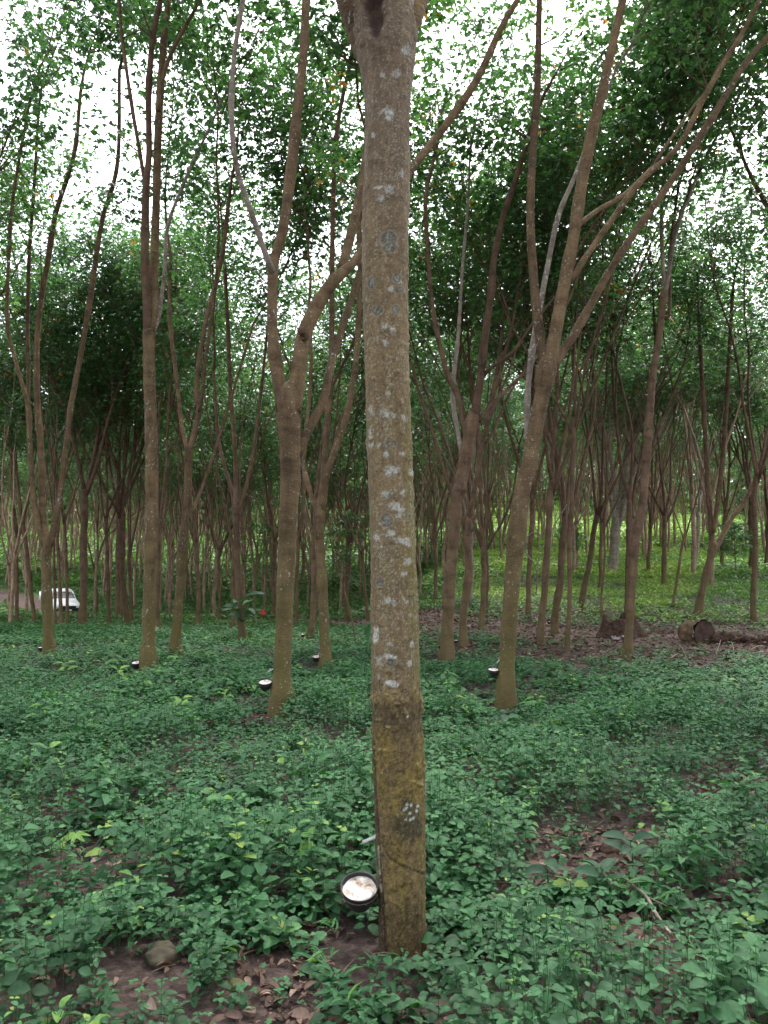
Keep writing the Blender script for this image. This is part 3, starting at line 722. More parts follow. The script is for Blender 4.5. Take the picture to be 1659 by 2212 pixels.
# ------------------------------------------------------------------ the front trunk
def front_tree():
    by = 2044
    g = ground(868, by); Y = g[1]
    root = thing('rubber_tree', 'big foreground rubber tree, thick lichen covered trunk filling the centre', 'tree', tuple(g))
    prof = [(2100, 870, 112), (2060, 870, 104), (2030, 869, 99), (1960, 867, 101), (1900, 866, 103), (1800, 864, 107), (1700, 861, 110), (1620, 859, 111), (1540, 857, 107), (1490, 856, 104),
            (1400, 854, 102), (1250, 851, 100), (1100, 846, 98), (1000, 843, 97), (900, 839, 97), (800, 836, 99), (700, 833, 101), (600, 832, 103), (500, 833, 104), (400, 835, 103),
            (300, 836, 102), (240, 837, 103), (190, 837, 110), (150, 836, 124), (100, 833, 143), (50, 828, 163), (0, 825, 182)]
    A = np.array([[*at(x, y, Y), w * 0.5 * Y / F, y] for y, x, w in prof])
    n, seg = 820, 132
    zz = np.linspace(A[0, 2], A[-1, 2], n)
    cx = np.interp(zz, A[:, 2], A[:, 0]); rr = np.interp(zz, A[:, 2], A[:, 3]); py = np.interp(zz, A[:, 2], A[:, 4])
    ker = np.ones(15) / 15
    for arr in (cx, rr): arr[:] = np.convolve(np.pad(arr, 7, 'edge'), ker, 'valid')
    ph = np.linspace(0, 2 * np.pi, seg, endpoint=False)          # 0 faces the camera
    PH, ZZ = np.meshgrid(ph, zz); RR = rr[:, None] + 0 * PH; PY = py[:, None] + 0 * PH
    ry = np.minimum(RR, 0.135)                                    # the fork spreads sideways only
    nx, ny = np.sin(PH), -np.cos(PH)
    X3, Y3, Z3 = nx * RR, ny * ry, ZZ - g[2]
    # where each point of the bark shows, for marks laid at their own height
    wx, wy, wz = X3 + cx[:, None], Y3 + g[1] - CAM[1], Z3 + g[2] - CAM[2]
    dep = wy * FW[1] + wz * FW[2]
    PX = CX + F * wx / dep; PY = CY - F * (wy * UP[1] + wz * UP[2]) / dep
    U = PX - np.interp(PY, [p[0] for p in prof][::-1], [p[1] for p in prof][::-1]); front = (ny < 0.25)
    # --- relief
    big = fbm(X3 * 9, Y3 * 9, Z3 * 5, 3) - 0.5
    ring = fbm(X3 * 3, Y3 * 3, Z3 * 38, 2) - 0.5
    fine = fbm(X3 * 60, Y3 * 60, Z3 * 60, 3) - 0.5
    pim = sstep(0.70, 0.86, vn(X3 * 38, Y3 * 38, Z3 * 38))
    d = 0.010 * big + 0.0035 * ring + 0.0035 * fine + 0.004 * pim
    low = sstep(1460, 1530, PY)                                   # tapped zone
    lip = np.exp(-((PY - (1505 + 9 * np.sin(PH * 5 + 1) + 14 * (vn(PH * 3, 3.3) - .5))) / 13) ** 2)
    d += 0.006 * lip + low * (0.004 * (fbm(X3 * 25, Y3 * 25, Z3 * 14, 3) - 0.5))
    warts = sstep(0.66, 0.9, fbm(X3 * 30, Y3 * 30, Z3 * 42, 2)) * sstep(1480, 1500, PY) * (1 - sstep(1700, 1760, PY))
    d += 0.014 * warts
    # slanting tapping cut and the vertical guide line on the left
    cut_y = np.interp(U, [-52, -44, -22, 6, 52], [1800, 1817, 1856, 1872, 1889])
    cut = np.exp(-((PY - cut_y) / 3.2) ** 2) * front
    d -= 0.005 * cut
    dc = 868 * 0 + U - np.interp(PY, [1560, 1700, 1850, 2040], [-53, -52, -45, -38])
    side = np.exp(-(dc / 3.0) ** 2) * front * sstep(1570, 1620, PY)
    d -= 0.009 * side
    left = sstep(0.5, -3.5, dc) * front * sstep(1570, 1640, PY)    # old tapped strip on the left
    d -= 0.004 * left
    cut2 = np.exp(-((PY - (1965 + 0.1 * U + 12 * np.sin(U * 0.06))) / 2.6) ** 2) * front
    d -= 0.0018 * cut2
    # dead hollow in the fork
    hol = np.clip(1.25 - np.hypot((U + 19 + 4 * np.sin(PY * .12)) / 19, (PY - 5) / 66) - 0.5 * (fbm(X3 * 40, Y3 * 40, Z3 * 30, 3) - .5), 0, 1) * front
    crack = np.exp(-((U + 10) / 3.5) ** 2) * front * sstep(170, 60, PY)
    d += 0.016 * np.exp(-(np.hypot((U + 14) / 26, (PY - 25) / 78) - 1) ** 2 * 16) * front - 0.06 * hol ** 0.7 - 0.006 * crack
    # ledge knot on left near the top
    d += 0.006 * np.exp(-((PY - 345) / 7) ** 2) * np.exp(-((U + 26) / 22) ** 2) * front
    X3 = X3 + nx * d + cx[:, None] - g[0]; Y3 = Y3 + ny * d
    # --- colour of the bark
    def C(a): return np.array(a)
    t1 = fbm(nx * 1.5, ny * 1.5, Z3 * 3.2, 4)[..., None]
    t2 = fbm(nx * 9, ny * 9, Z3 * 26, 3)[..., None]
    c = C([0.105, 0.078, 0.050]) * (1 - t1) + C([0.185, 0.142, 0.090]) * t1
    hi = sstep(700, 150, PY)[..., None]
    c = c * (1 - hi) + hi * (C([0.122, 0.094, 0.072]) * (0.7 + 0.6 * t1))
    c = c * (0.6 + 0.8 * t2)
    gn = sstep(0.47, 0.68, fbm(nx * 1.8 + 5, ny * 1.8, Z3 * 2.6, 3)) * sstep(700, 1250, PY)
    c = c * (1 - 0.55 * gn[..., None]) + 0.55 * gn[..., None] * C([0.155, 0.128, 0.04])
    edge = sstep(22, 46, U) * front * sstep(820, 950, PY) * 0.55
    c = c * (1 - edge[..., None]) + edge[..., None] * C([0.10, 0.098, 0.026])
    # tapped zone below the lip: dark brown band, mossy yellow, dark patch at right
    def over(m, col): 
        nonlocal c; m = np.clip(m, 0, 1)[..., None]; c = c * (1 - m) + m * C(col)
    nz = fbm(nx * 5, ny * 5, Z3 * 14, 3)
    over(low * 0.6, [0.098, 0.070, 0.032])
    over(sstep(1508, 1530, PY) * sstep(1620, 1560, PY + 30 * (nz - .5) - U * 0.35) * 0.75, [0.062, 0.047, 0.030])
    over(sstep(0.40, 0.62, nz + 0.10 * sstep(-10, -45, U)) * sstep(1560, 1600, PY) * sstep(1790, 1690, PY) * 0.55, [0.165, 0.125, 0.032])
    over(sstep(1600, 1690, PY) * sstep(0.50, 0.66, fbm(nx * 3 + 9, ny * 3, Z3 * 7, 3)) * 0.45, [0.145, 0.112, 0.030])
    dark_patch = sstep(1.12, 0.9, np.hypot((U - 20) / 30, (PY - 1775) / 50) + 0.8 * (nz - 0.5))
    over(dark_patch * front * 0.85, [0.048, 0.043, 0.028])
    over(sstep(1930, 1990, PY + 60 * (nz - .5)) * 0.55, [0.075, 0.055, 0.026])
    over(sstep(1.1, 0.8, np.hypot((U + 8) / 26, (PY - 1905) / 60) + 0.7 * (nz - .5)) * front * 0.5, [0.16, 0.122, 0.04])
    over(cut * 0.9, [0.035, 0.026, 0.016]); over(cut2 * 0.5, [0.05, 0.036, 0.02])
    over(left * 0.8, [0.055, 0.040, 0.028]); over(side * 0.95, [0.02, 0.014, 0.011])
    over(np.exp(-((dc + 4.0) / 1.6) ** 2) * front * sstep(1800, 1830, PY) * sstep(1960, 1930, PY) * (vn(PY * 0.05, 2.2) > 0.55) * 0.6, [0.36, 0.37, 0.33])   # dried latex run
    mot = fbm(nx * 10 + 1, ny * 10, Z3 * 62, 4); mot2 = fbm(nx * 26 + 4, ny * 26, Z3 * 190, 3)
    k_low = (low * 0.9 + 0.35)[..., None]
    c = c * (1 + k_low * ((0.30 + 1.15 * mot + 0.35 * (mot2 - .5))[..., None] * 1.1 - 0.97))
    c = np.maximum(c, 0.012) * C([0.86, 0.81, 0.67])
    over(warts * 0.8, [0.235, 0.185, 0.062])
    over(low * sstep(0.66, 0.76, fbm(nx * 22 + 3, ny * 22, Z3 * 120, 2)) * 0.5, [0.23, 0.18, 0.085])
    over(low * sstep(0.70, 0.80, fbm(nx * 17 + 8, ny * 17, Z3 * 130, 2)) * 0.75, [0.018, 0.014, 0.010])
    gro = sstep(0.60, 0.75, fbm(nx * 30 + 2, ny * 30, Z3 * 40, 2)) * sstep(1440, 1475, PY) * sstep(1540, 1520, PY)
    over(gro * 0.8, [0.03, 0.022, 0.014]); over(lip * sstep(.45, .6, mot) * 0.6, [0.22, 0.165, 0.065])
    # lichens
    sp = vn(nx * 13 + 3, ny * 13, Z3 * 115 / 1.0 * 0.55)
    z2 = fbm(nx * 2.5, ny * 2.5, Z3 * 5, 2)
    sm = sstep(0.73, 0.80, fbm(nx * 12 + 3, ny * 12, Z3 * 105, 2) + 0.25 * (z2 - 0.5)) * (1 - sstep(1380, 1500, PY)) * 0.5
    over(sm, [0.27, 0.27, 0.22])
    sm2 = sstep(0.66, 0.74, fbm(nx * 30 + 7, ny * 30, Z3 * 260, 2) + 0.35 * (z2 - 0.5)) * (1 - sstep(1480, 1540, PY)) * 0.55
    over(sm2, [0.25, 0.23, 0.18])
    over(sstep(0.60, 0.72, fbm(nx * 6 + 2, ny * 6, Z3 * 30, 3)) * 0.35, [0.07, 0.05, 0.033])
    rng = np.random.default_rng(21)
    W = [(840, 255, 10, 10), (825, 160, 6, 7), (876, 110, 12, 14), (905, 5, 20, 16), (856, 160, 9, 9), (818, 406, 8, 7), (843, 410, 11, 9), (822, 428, 8, 8), (806, 292, 4, 7), (868, 375, 6, 9), (838, 240, 14, 9),
         (803, 888, 7, 12), (831, 890, 8, 10), (849, 896, 6, 5), (872, 901, 8, 8), (838, 850, 6, 6), (834, 704, 7, 7), (849, 712, 8, 7), (832, 740, 9, 7), (862, 607, 6, 6), (845, 625, 6, 7),
         (843, 1016, 15, 12), (858, 1014, 9, 9), (800, 935, 5, 14), (802, 960, 6, 6), (818, 960, 5, 5), (835, 982, 9, 8), (867, 980, 6, 5), (888, 1020, 6, 8), (853, 1093, 14, 9), (866, 1100, 8, 6), (833, 1070, 9, 8), (870, 1065, 7, 7),
         (845, 1152, 11, 8), (867, 1168, 10, 9), (812, 1160, 7, 10), (880, 1172, 8, 10), (860, 1114, 7, 6), (812, 1373, 6, 20), (843, 1419, 13, 7), (819, 1428, 6, 12), (845, 1477, 14, 9), (880, 1214, 10, 8), (873, 1240, 7, 7), (845, 1210, 4, 4),
         (838, 1297, 8, 7), (851, 1303, 6, 8), (872, 1292, 5, 5), (846, 1392, 8, 6), (824, 1180, 4, 4), (884, 1435, 5, 7), (877, 1300, 5, 5), (800, 1287, 3, 5), (889, 1390, 6, 8), (818, 1520 - 60, 4, 7)]
    ax = np.interp(PY, [p[0] for p in prof][::-1], [p[1] for p in prof][::-1])
    Ux = ax + U
    for i, (x, y, a, b) in enumerate(W):
        q = np.hypot((Ux - x) / a, (PY - y) / b) + 1.9 * (fbm(X3 * 95 + i, Y3 * 95, Z3 * 70, 3) - 0.5)
        bright = 0.42 if y in (1373, 1477, 1419) else 0.31
        a, b = a * .86, b * .86
        over(sstep(1.2, 0.45, q) * (0.30 + .70 * sstep(.36, .6, mot2)) * front * 0.9, [bright * 0.99, bright, bright * 0.90])
    for (x, y) in [(888, 1740), (877, 1745), (885, 1757), (879, 1738), (903, 1742), (872, 1750), (877, 1770), (886, 1771), (893, 1768), (880, 1548), (900, 1752)]:
        q = np.hypot((Ux - x) / 3.4, (PY - y) / 3.4) + 0.5 * (fbm(X3 * 90, Y3 * 90, Z3 * 90, 2) - 0.5); over(sstep(1.05, 0.7, q) * front * 0.9, [0.34, 0.38, 0.33])
    D = [(840, 516, 20, 19), (803, 612, 9, 13), (857, 601, 10, 11), (862, 625, 12, 8), (815, 669, 13, 11), (855, 668, 10, 10), (835, 1124, 14, 15), (882, 1115, 8, 8), (822, 1257, 8, 11), (845, 1430, 11, 10), (846, 1067, 6, 6), (835, 962, 6, 7), (842, 535, 16, 12), (800, 1098, 4, 6), (852, 958, 7, 6)]
    for i, (x, y, a, b) in enumerate(D):
        q = np.hypot((Ux - x) / a, (PY - y) / b) + 0.45 * (fbm(X3 * 45 + i, Y3 * 45, Z3 * 45, 2) - 0.5)
        over(sstep(1.25, 1.05, q) * front * 0.45, [0.20, 0.17, 0.125])
        over(sstep(1.0, 0.8, q) * (.6 + .4 * sstep(.35, .55, mot2)) * front * 0.93, [0.060, 0.060, 0.046])
        inn = sstep(0.75, 0.5, q) * sstep(0.45, 0.62, fbm(X3 * 160, Y3 * 160, Z3 * 90, 2))
        over(inn * front * 0.6, [0.22, 0.225, 0.19])
    over(sstep(0.05, 0.4, hol), [0.045, 0.028, 0.022]); over(crack * 0.5, [0.075, 0.05, 0.04])
    v = np.stack([X3, Y3, Z3], -1).reshape(-1, 3)
    i = np.arange(n - 1)[:, None] * seg; j = np.arange(seg)[None]; j2 = (j + 1) % seg
    q = np.stack([i + j, i + j2, i + seg + j2, i + seg + j], -1).reshape(-1, 4)
    mb = MB(); mb.add(v, None, q, None, c.reshape(-1, 3))
    m, nt = newmat('front_bark')
    a = nd(nt, 'ShaderNodeAttribute', attribute_name='Col'); geo = nd(nt, 'ShaderNodeNewGeometry')
    n1 = noise(nt, mapping(nt, geo.outputs['Position'], (90, 90, 130)), 1.0, 4, 0.65)
    cc = mixc(nt, 1.0, a.outputs['Color'], ramp(nt, n1, [(0.3, (0.68, 0.68, 0.68)), (0.7, (1.25, 1.25, 1.25))]).outputs[0], 'MULTIPLY')
    finish(nt, cc, 0.88, n1, 0.55, 0.008, 0.2)
    mb.build('trunk', m, root)
    TRUNKS.append((g[0], g[1], 0.11))
    # the two great limbs above the frame and their crowns
    rng = np.random.default_rng(9); cl = []
    top = at(825, 0, Y) - g
    for sx in (-1, 1):
        lb = MB(); s = top + np.array([sx * 0.085, 0, -0.10]); dd = unit(np.array([sx * 0.30, 0.12 * sx, 1.0]))
        P = [s - dd * 0.25, s, s + dd * 0.8, s + dd * 1.7 + [0, 0, .1]]
        tube(lb, P, [0.07, 0.095, 0.085, 0.07], 14, 0.06, n=14, seed=3)
        extend(rng, lb, P[-1] - dd * .03, dd, 0.068, 11.5, cl, 5.5, 9, 4.0, 1.4)
        lb.build('limb', M_BARK, root)
    cl = [q for q in cl if q[2] > 6.2]
    cm = MB(); crown_mesh(cm, cl, rng, 14); cm.build('crown', M_CROWN, root)
    return g
FG = front_tree()

# ------------------------------------------------------------------ latex cups and spouts
M_CUP = simple('black_plastic', (0.010, 0.010, 0.012), (0.022, 0.021, 0.024), 30, 0.42, 0.5, 0.15)
M_WIRE = simple('rusty_wire', (0.05, 0.035, 0.03), (0.10, 0.07, 0.055), 60, 0.7)
M_SPOUT = simple('spout_metal', (0.14, 0.13, 0.12), (0.34, 0.33, 0.32), 40, 0.45, 0.5, 0.1, 0.4)
def latexmat():
    m, nt = newmat('latex'); tc = nd(nt, 'ShaderNodeTexCoord')
    f = noise(nt, tc.outputs['Object'], 26, 4); f2 = noise(nt, tc.outputs['Object'], 15, 4, 0.65)
    c = ramp(nt, f2, [(0.36, (0.22, 0.15, 0.10)), (0.47, (0.50, 0.43, 0.35)), (0.6, (0.72, 0.70, 0.68))]).outputs[0]
    finish(nt, c, 0.55, f, 0.8, 0.015, 0.3); return m
M_LATEX = latexmat()

def cup_thing(px, py, w, Y, label, tilt=24, arm=(0.1, 0.03), roll=0.0, full=0.8):
    p = at(px, py, Y); r = w * 0.5 * Y / F
    M = Matrix.Translation(p) @ Matrix.Rotation(math.radians(roll), 4, 'Y') @ Matrix.Rotation(math.radians(tilt), 4, 'X')
    root = thing('latex_cup', label, 'cup', (0, 0, 0), 'latex collecting cups hung on tapped trunks')
    root.matrix_world = M
    h = r * 1.25
    mb = MB()
    lathe(mb, [(0.001, -h), (r * .42, -h * .99), (r * .62, -h * .86), (r * .82, -h * .5), (r * .95, -h * .1), (r * 1.0, 0), (r * 1.02, .004), (r * 1.02, .010), (r * .985, .010), (r * .97, 0), (r * .88, -h * .2), (r * .7, -h * .6), (.001, -h * .7)], 36)
    mb.build('cup', M_CUP, root)
    # coagulated rubber: uneven sheet
    mb = MB(); rings = np.linspace(0, 1, 14); seg = 40; V = []
    for q in rings:
        for a in np.linspace(0, 6.283, seg, endpoint=False):
            x, y = math.cos(a), math.sin(a)
            rad = q * r * (0.985 - (0.13 * full * float(vn(math.cos(a) * 2.2 + px, math.sin(a) * 2.2)) * q ** 3))
            bump = float(fbm(x * q * 2.2 + px, y * q * 2.2 + py, 0, 3)) - 0.5
            fold = math.exp(-((x * q + 0.25 * y * q - 0.1) / 0.07) ** 2) * 0.5 + math.exp(-((y * q - 0.5 * x * q + 0.2) / 0.06) ** 2) * 0.4
            V.append([x * rad, y * rad, r * (-0.05 + 0.6 * bump * (1 - q ** 4) - 0.14 * fold * (1 - q ** 3) - 0.06 * q ** 6)])
    i = np.arange(13)[:, None] * seg; j = np.arange(seg)[None]; j2 = (j + 1) % seg
    mb.add(V, None, np.stack([i + j, i + j2, i + seg + j2, i + seg + j], -1).reshape(-1, 4))
    mb.build('latex', M_LATEX, root)
    # wire hoop and the arm that reaches the trunk
    mb = MB(); a = np.linspace(0, 6.283, 25)
    tube(mb, np.stack([np.cos(a) * r * 1.0, np.sin(a) * r * 1.0, 0 * a - 0.012], 1), np.full(25, max(.0025, r * .03)), 5, 0, cap=False)
    Mi = M.inverted(); e = np.array(Mi @ Vector(p + np.array([arm[0], arm[1], -0.05])))
    tube(mb, [[r * .98, 0, -.012], e * 0.6 + [0, 0, -.02], e], [max(.0025, r * .03)] * 3, 5, 0, n=8)
    mb.build('wire_hook', M_WIRE, root)
    if w > 50:
        mb = MB(); ear = np.linspace(-2.2, 2.2, 12)
        tube(mb, np.stack([np.sin(ear) * .011 + .02, 0 * ear - r * 1.0 - .006, np.cos(ear) * .011 - .012], 1), np.full(12, .0035), 6, 0); mb.build('lug', M_CUP, root)
    return root

def spout(px0, py0, px1, py1, Y, label, wd=0.02):
    a, b = at(px0, py0, Y), at(px1, py1, Y); c = (a + b) / 2
    root_o = None; mb = MB(); d = unit(b - a); s = np.array([0, 1.0, 0]); n = np.cross(s, d)
    L = np.linalg.norm(b - a); us = np.linspace(-.5, .5, 6); vs = np.linspace(-1, 1, 7); V = []
    for t in (0.0, -0.0022):
        for u in us:
            for v in vs: V.append(d * u * L + s * v * wd * .5 + n * (abs(v) ** 2 * wd * .35 + t))
    k = 7; i = np.arange(5)[:, None] * k; j = np.arange(6)[None]
    q = np.stack([i + j, i + j + 1, i + k + j + 1, i + k + j], -1).reshape(-1, 4)
    mb.add(V, None, np.concatenate([q, q[:, ::-1] + 42]))
    o = mb.build('latex_spout', M_SPOUT); o.location = c; tag(o, label, 'spout', 'metal spouts in tapped trunks'); return o

FY = FG[1]
cup_thing(777, 1918, 77, FY - 0.02, 'large black cup heaped with white latex on the foreground trunk', 25, (0.10, 0.03))
spout(783, 1817, 815, 1803, FY, 'small pale spout on the foreground trunk above the large cup', 0.022)
def gy(px, py): return ground(px, py)[1]
Y2 = gy(610, 1549); Y3 = gy(1094, 1526); Y5 = gy(320, 1456); Y6 = gy(106, 1419); Y8 = gy(703, 1441)
CUPS = [(573, 1473, 30, Y2, 'black cup of white latex held out left of the sawn stub tree', 20, (.10, .02)),
        (1066, 1446, 24, Y3, 'black cup of white latex on the leaning spotted tree at right', 18, (.12, .02)),
        (294, 1431, 21, Y5, 'black cup with curdled latex on the tall straight left tree', 18, (.12, .03)),
        (90, 1398, 17, Y6, 'dark cup on the slender tree near the left edge', 10, (.12, .03)),
        (683, 1418, 18, Y8, 'cup with brownish latex on the low forked tree left of the front trunk', 20, (.10, .03)),
        (655, 1370, 10, gy(668, 1386), 'tiny pale cup at the foot of the Y forked tree', 15, (.10, .03)),
        (951, 1394, 12, gy(965, 1426), 'small dark cup against the ring swollen tree', 12, (.08, .03)),
        (985, 1383, 10, gy(1002, 1398), 'small pale cup on the slim tree beside the ring swollen tree', 15, (.10, .03)),
        (1159, 1374, 11, gy(1166, 1391), 'small white topped cup low on dark tree right of leaning spotted tree', 14, (.06, .03)),
        (1186, 1343, 8, gy(1198, 1371), 'tiny pale cup left of the second dark tree right of leaning spotted tree', 12, (.10, .03))]
for c in CUPS: cup_thing(c[0], c[1], c[2], c[3], c[4], c[5], c[6])
spout(577, 1452, 591, 1443, Y2, 'thin pale spout on the sawn stub tree above its cup', 0.025)
spout(1072, 1432, 1081, 1421, Y3, 'pale spout on the leaning spotted tree above its cup', 0.03)
spout(299, 1427, 308, 1417, Y5, 'pale spout on the tall straight left tree above its cup', 0.03)
spout(687, 1415, 693, 1403, Y8, 'pale spout on the low forked tree above its cup', 0.03)

CUP_XY = [at(c[0], c[1], c[3])[:2] for c in CUPS] + [at(777, 1918, FY)[:2]] + [ground(a, b)[:2] for a, b in ((165, 1872), (235, 1862), (350, 2090), (1366, 1990), (1420, 2040))]

# ------------------------------------------------------------------ pickup truck
M_WHITE = simple('white_paint', (0.74, 0.74, 0.75), (0.82, 0.82, 0.82), 3, 0.28, 0.5, 0.02)
M_GLASS = simple('dark_glass', (0.03, 0.035, 0.04), (0.06, 0.065, 0.07), 3, 0.08, 0.6, 0.0)
M_BLACK = simple('black_trim', (0.015, 0.015, 0.016), (0.03, 0.03, 0.03), 20, 0.6)
M_RIM = simple('wheel_rim', (0.35, 0.35, 0.36), (0.5, 0.5, 0.5), 20, 0.4, 0.5, 0.1, 0.6)
M_LAMP = simple('lamp_lens', (0.6, 0.6, 0.58), (0.75, 0.75, 0.73), 20, 0.15)
M_PLATE = simple('number_plate', (0.6, 0.6, 0.55), (0.7, 0.7, 0.66), 10, 0.5)

def bevel_obj(o, w, seg=3):
    m = o.modifiers.new('bevel', 'BEVEL'); m.width = w; m.segments = seg; m.limit_method = 'ANGLE'; m.angle_limit = math.radians(30)

def loft(mb, secs):
    """secs: list of closed loops (same count) along x"""
    S = np.asarray(secs, float); k, m = S.shape[:2]
    i = np.arange(k - 1)[:, None] * m; j = np.arange(m)[None]; j2 = (j + 1) % m
    mb.add(S.reshape(-1, 3), None, np.stack([i + j, i + j2, i + m + j2, i + m + j], -1).reshape(-1, 4))
    for e in (0, k - 1):
        poly(mb, S[e])
def box(mb, x0, x1, y0, y1, z0, z1):
    loft(mb, [[(x, y0, z0), (x, y1, z0), (x, y1, z1), (x, y0, z1)] for x in (x0, x1)])

def truck():
    g = ground(133, 1331); d = g[1]
    g = np.array([*at(128, 1331, d)[:2], 0.0]); g[2] = float(terrain(g[0], g[1])) + 0.30
    S = d / 53.0 * 0.98
    # forward = +X of the truck; turned to face the camera and a little to the right
    root = thing('pickup_truck', 'white pickup truck parked on the dirt track at the left edge', 'pickup truck', tuple(g), None, math.radians(-90 + 27)); root.rotation_euler = (0, math.radians(8), math.radians(-90 + 36))
    S = max(0.7, min(1.35, S)); root.scale = (S, S, S)
    hw = 0.83
    def sec(x, zb, zt, w, r=0.08):
        return [(x, -w, zb), (x, w, zb), (x, w + .02, (zb + zt) / 2), (x, w - .01, zt - r), (x, w - r, zt), (x, -w + r, zt), (x, -w + .01, zt - r), (x, -w - .02, (zb + zt) / 2)]
    b = MB()
    loft(b, [sec(2.28, .42, .72, hw - .08), sec(2.22, .38, .77, hw - .03), sec(1.9, .36, .84, hw), sec(1.05, .34, 1.0, hw), sec(.9, .34, 1.02, hw), sec(-.55, .34, 1.0, hw), sec(-.62, .34, .98, hw)])
    body = b.build('body', M_WHITE, root, False)
    c = MB()
    def cab(x, z, w): return [(x, -w, z), (x, w, z)]
    # cab: pillars and roof as a lofted shell
    loft(c, [[(.98, -.78, .97), (.98, .78, .97), (.96, .78, 1.0), (.96, -.78, 1.0)], [(.42, -.66, 1.30), (.42, .66, 1.30), (.36, .65, 1.46), (.36, -.65, 1.46)],
             [(.2, -.66, 1.32), (.2, .66, 1.32), (.15, .64, 1.50), (.15, -.64, 1.50)], [(-.40, -.66, 1.32), (-.40, .66, 1.32), (-.42, .63, 1.49), (-.42, -.63, 1.49)], [(-.58, -.78, .97), (-.58, .78, .97), (-.60, .76, 1.0), (-.60, -.76, 1.0)]])
    for s in (-1, 1):
        tube(c, [[.98, s * .77, .97], [.42, s * .665, 1.40]], [.035, .035], 6, 0); tube(c, [[-.58, s * .77, .97], [-.42, s * .665, 1.40]], [.06, .05], 6, 0); tube(c, [[.15, s * .78, .97], [.1, s * .67, 1.42]], [.03, .03], 6, 0)
    c.build('cab', M_WHITE, root, False)
    w = MB(); poly(w, [(1.0, -.72, 1.0), (1.0, .72, 1.0), (.47, .61, 1.40), (.47, -.61, 1.40)], None); w.build('windscreen', M_GLASS, root, False)
    for s in (-1, 1):
        w = MB(); box(w, -.45, .72, s * .70 - .012, s * .70 + .012, 1.0, 1.28); w.build('side_window', M_GLASS, root, False)
        w = MB(); loft(w, [[(.62, s * .84, 1.02), (.62, s * 1.0, 1.02), (.62, s * 1.0, 1.16), (.62, s * .84, 1.16)], [(.70, s * .86, 1.03), (.70, s * .98, 1.03), (.70, s * .98, 1.15), (.70, s * .86, 1.15)]]); w.build('wing_mirror', M_BLACK, root, False)
        w = MB(); box(w, 2.25, 2.32, s * .60 - .12, s * .60 + .12, .58, .70); w.v[0][:, 0] += 0.04 if 0 else 0.0; w.build('headlight', M_LAMP, root, False)
        w = MB(); box(w, -.3, .0, s * .856 - .012, s * .856 + .012, .82, .86); w.build('door_handle', M_BLACK, root, False)
    w = MB(); box(w, 2.22, 2.30, -.70, .70, .46, .70); 
    for z in (.56, .60, .64): box(w, 2.30, 2.31, -.44, .44, z - .008, z + .008)
    w.build('grille', M_BLACK, root, False)
    w = MB(); loft(w, [sec(2.18, .30, .56, hw - .02, .05), sec(2.36, .32, .54, hw - .10, .05)]); w.build('bumper', M_BLACK, root, False)
    w = MB(); box(w, 2.365, 2.375, -.2, .2, .38, .48); w.build('number_plate', M_PLATE, root, False)
    w = MB()
    box(w, -2.35, -.68, -hw, hw, .42, .5)
    for s in (-1, 1): box(w, -2.35, -.68, s * hw - .035, s * hw + .035, .42, .98)
    box(w, -2.40, -2.34, -hw - .03, hw + .03, .44, .98); box(w, -.72, -.66, -hw - .03, hw + .03, .44, .98)
    w.build('cargo_bed', M_WHITE, root, False)
    for x in (1.45, -1.45):
        for s in (-1, 1):
            t = MB(); lathe(t, [(.18, -.10), (.30, -.10), (.33, -.07), (.33, .07), (.30, .10), (.18, .10)], 24, Matrix.Translation((x, s * .76, .33)) @ Matrix.Rotation(math.pi / 2, 4, 'X'))
            ty = t.build('wheel', M_BLACK, root)
            t = MB(); lathe(t, [(.001, -.05), (.08, -.07), (.19, -.06), (.19, .06), (.08, .07), (.001, .05)], 16, Matrix.Translation((x, s * .76, .33)) @ Matrix.Rotation(math.pi / 2, 4, 'X'))
            t.build('rim', M_RIM, ty)
    return root
truck()

# ------------------------------------------------------------------ stump, logs, stones, small finds
M_ROT = simple('rotten_wood', (0.020, 0.012, 0.009), (0.080, 0.048, 0.032), 14, 0.95, 0.15, 0.8, 0, 0.04)
M_LOG = simple('log_bark', (0.060, 0.036, 0.023), (0.17, 0.112, 0.070), 6, 0.95, 0.15, 0.8, 0, 0.03)
M_CUT = simple('sawn_face', (0.020, 0.012, 0.009), (0.070, 0.040, 0.028), 9, 0.9, 0.2, 0.6, 0, 0.02)
M_ROCK = simple('mossy_rock', (0.035, 0.031, 0.020), (0.085, 0.072, 0.046), 9, 0.9, 0.2, 0.6, 0, 0.02)
M_MOSSR = simple('yellow_mossy_rock', (0.055, 0.053, 0.020), (0.11, 0.095, 0.045), 12, 0.9, 0.2, 0.6, 0, 0.02)

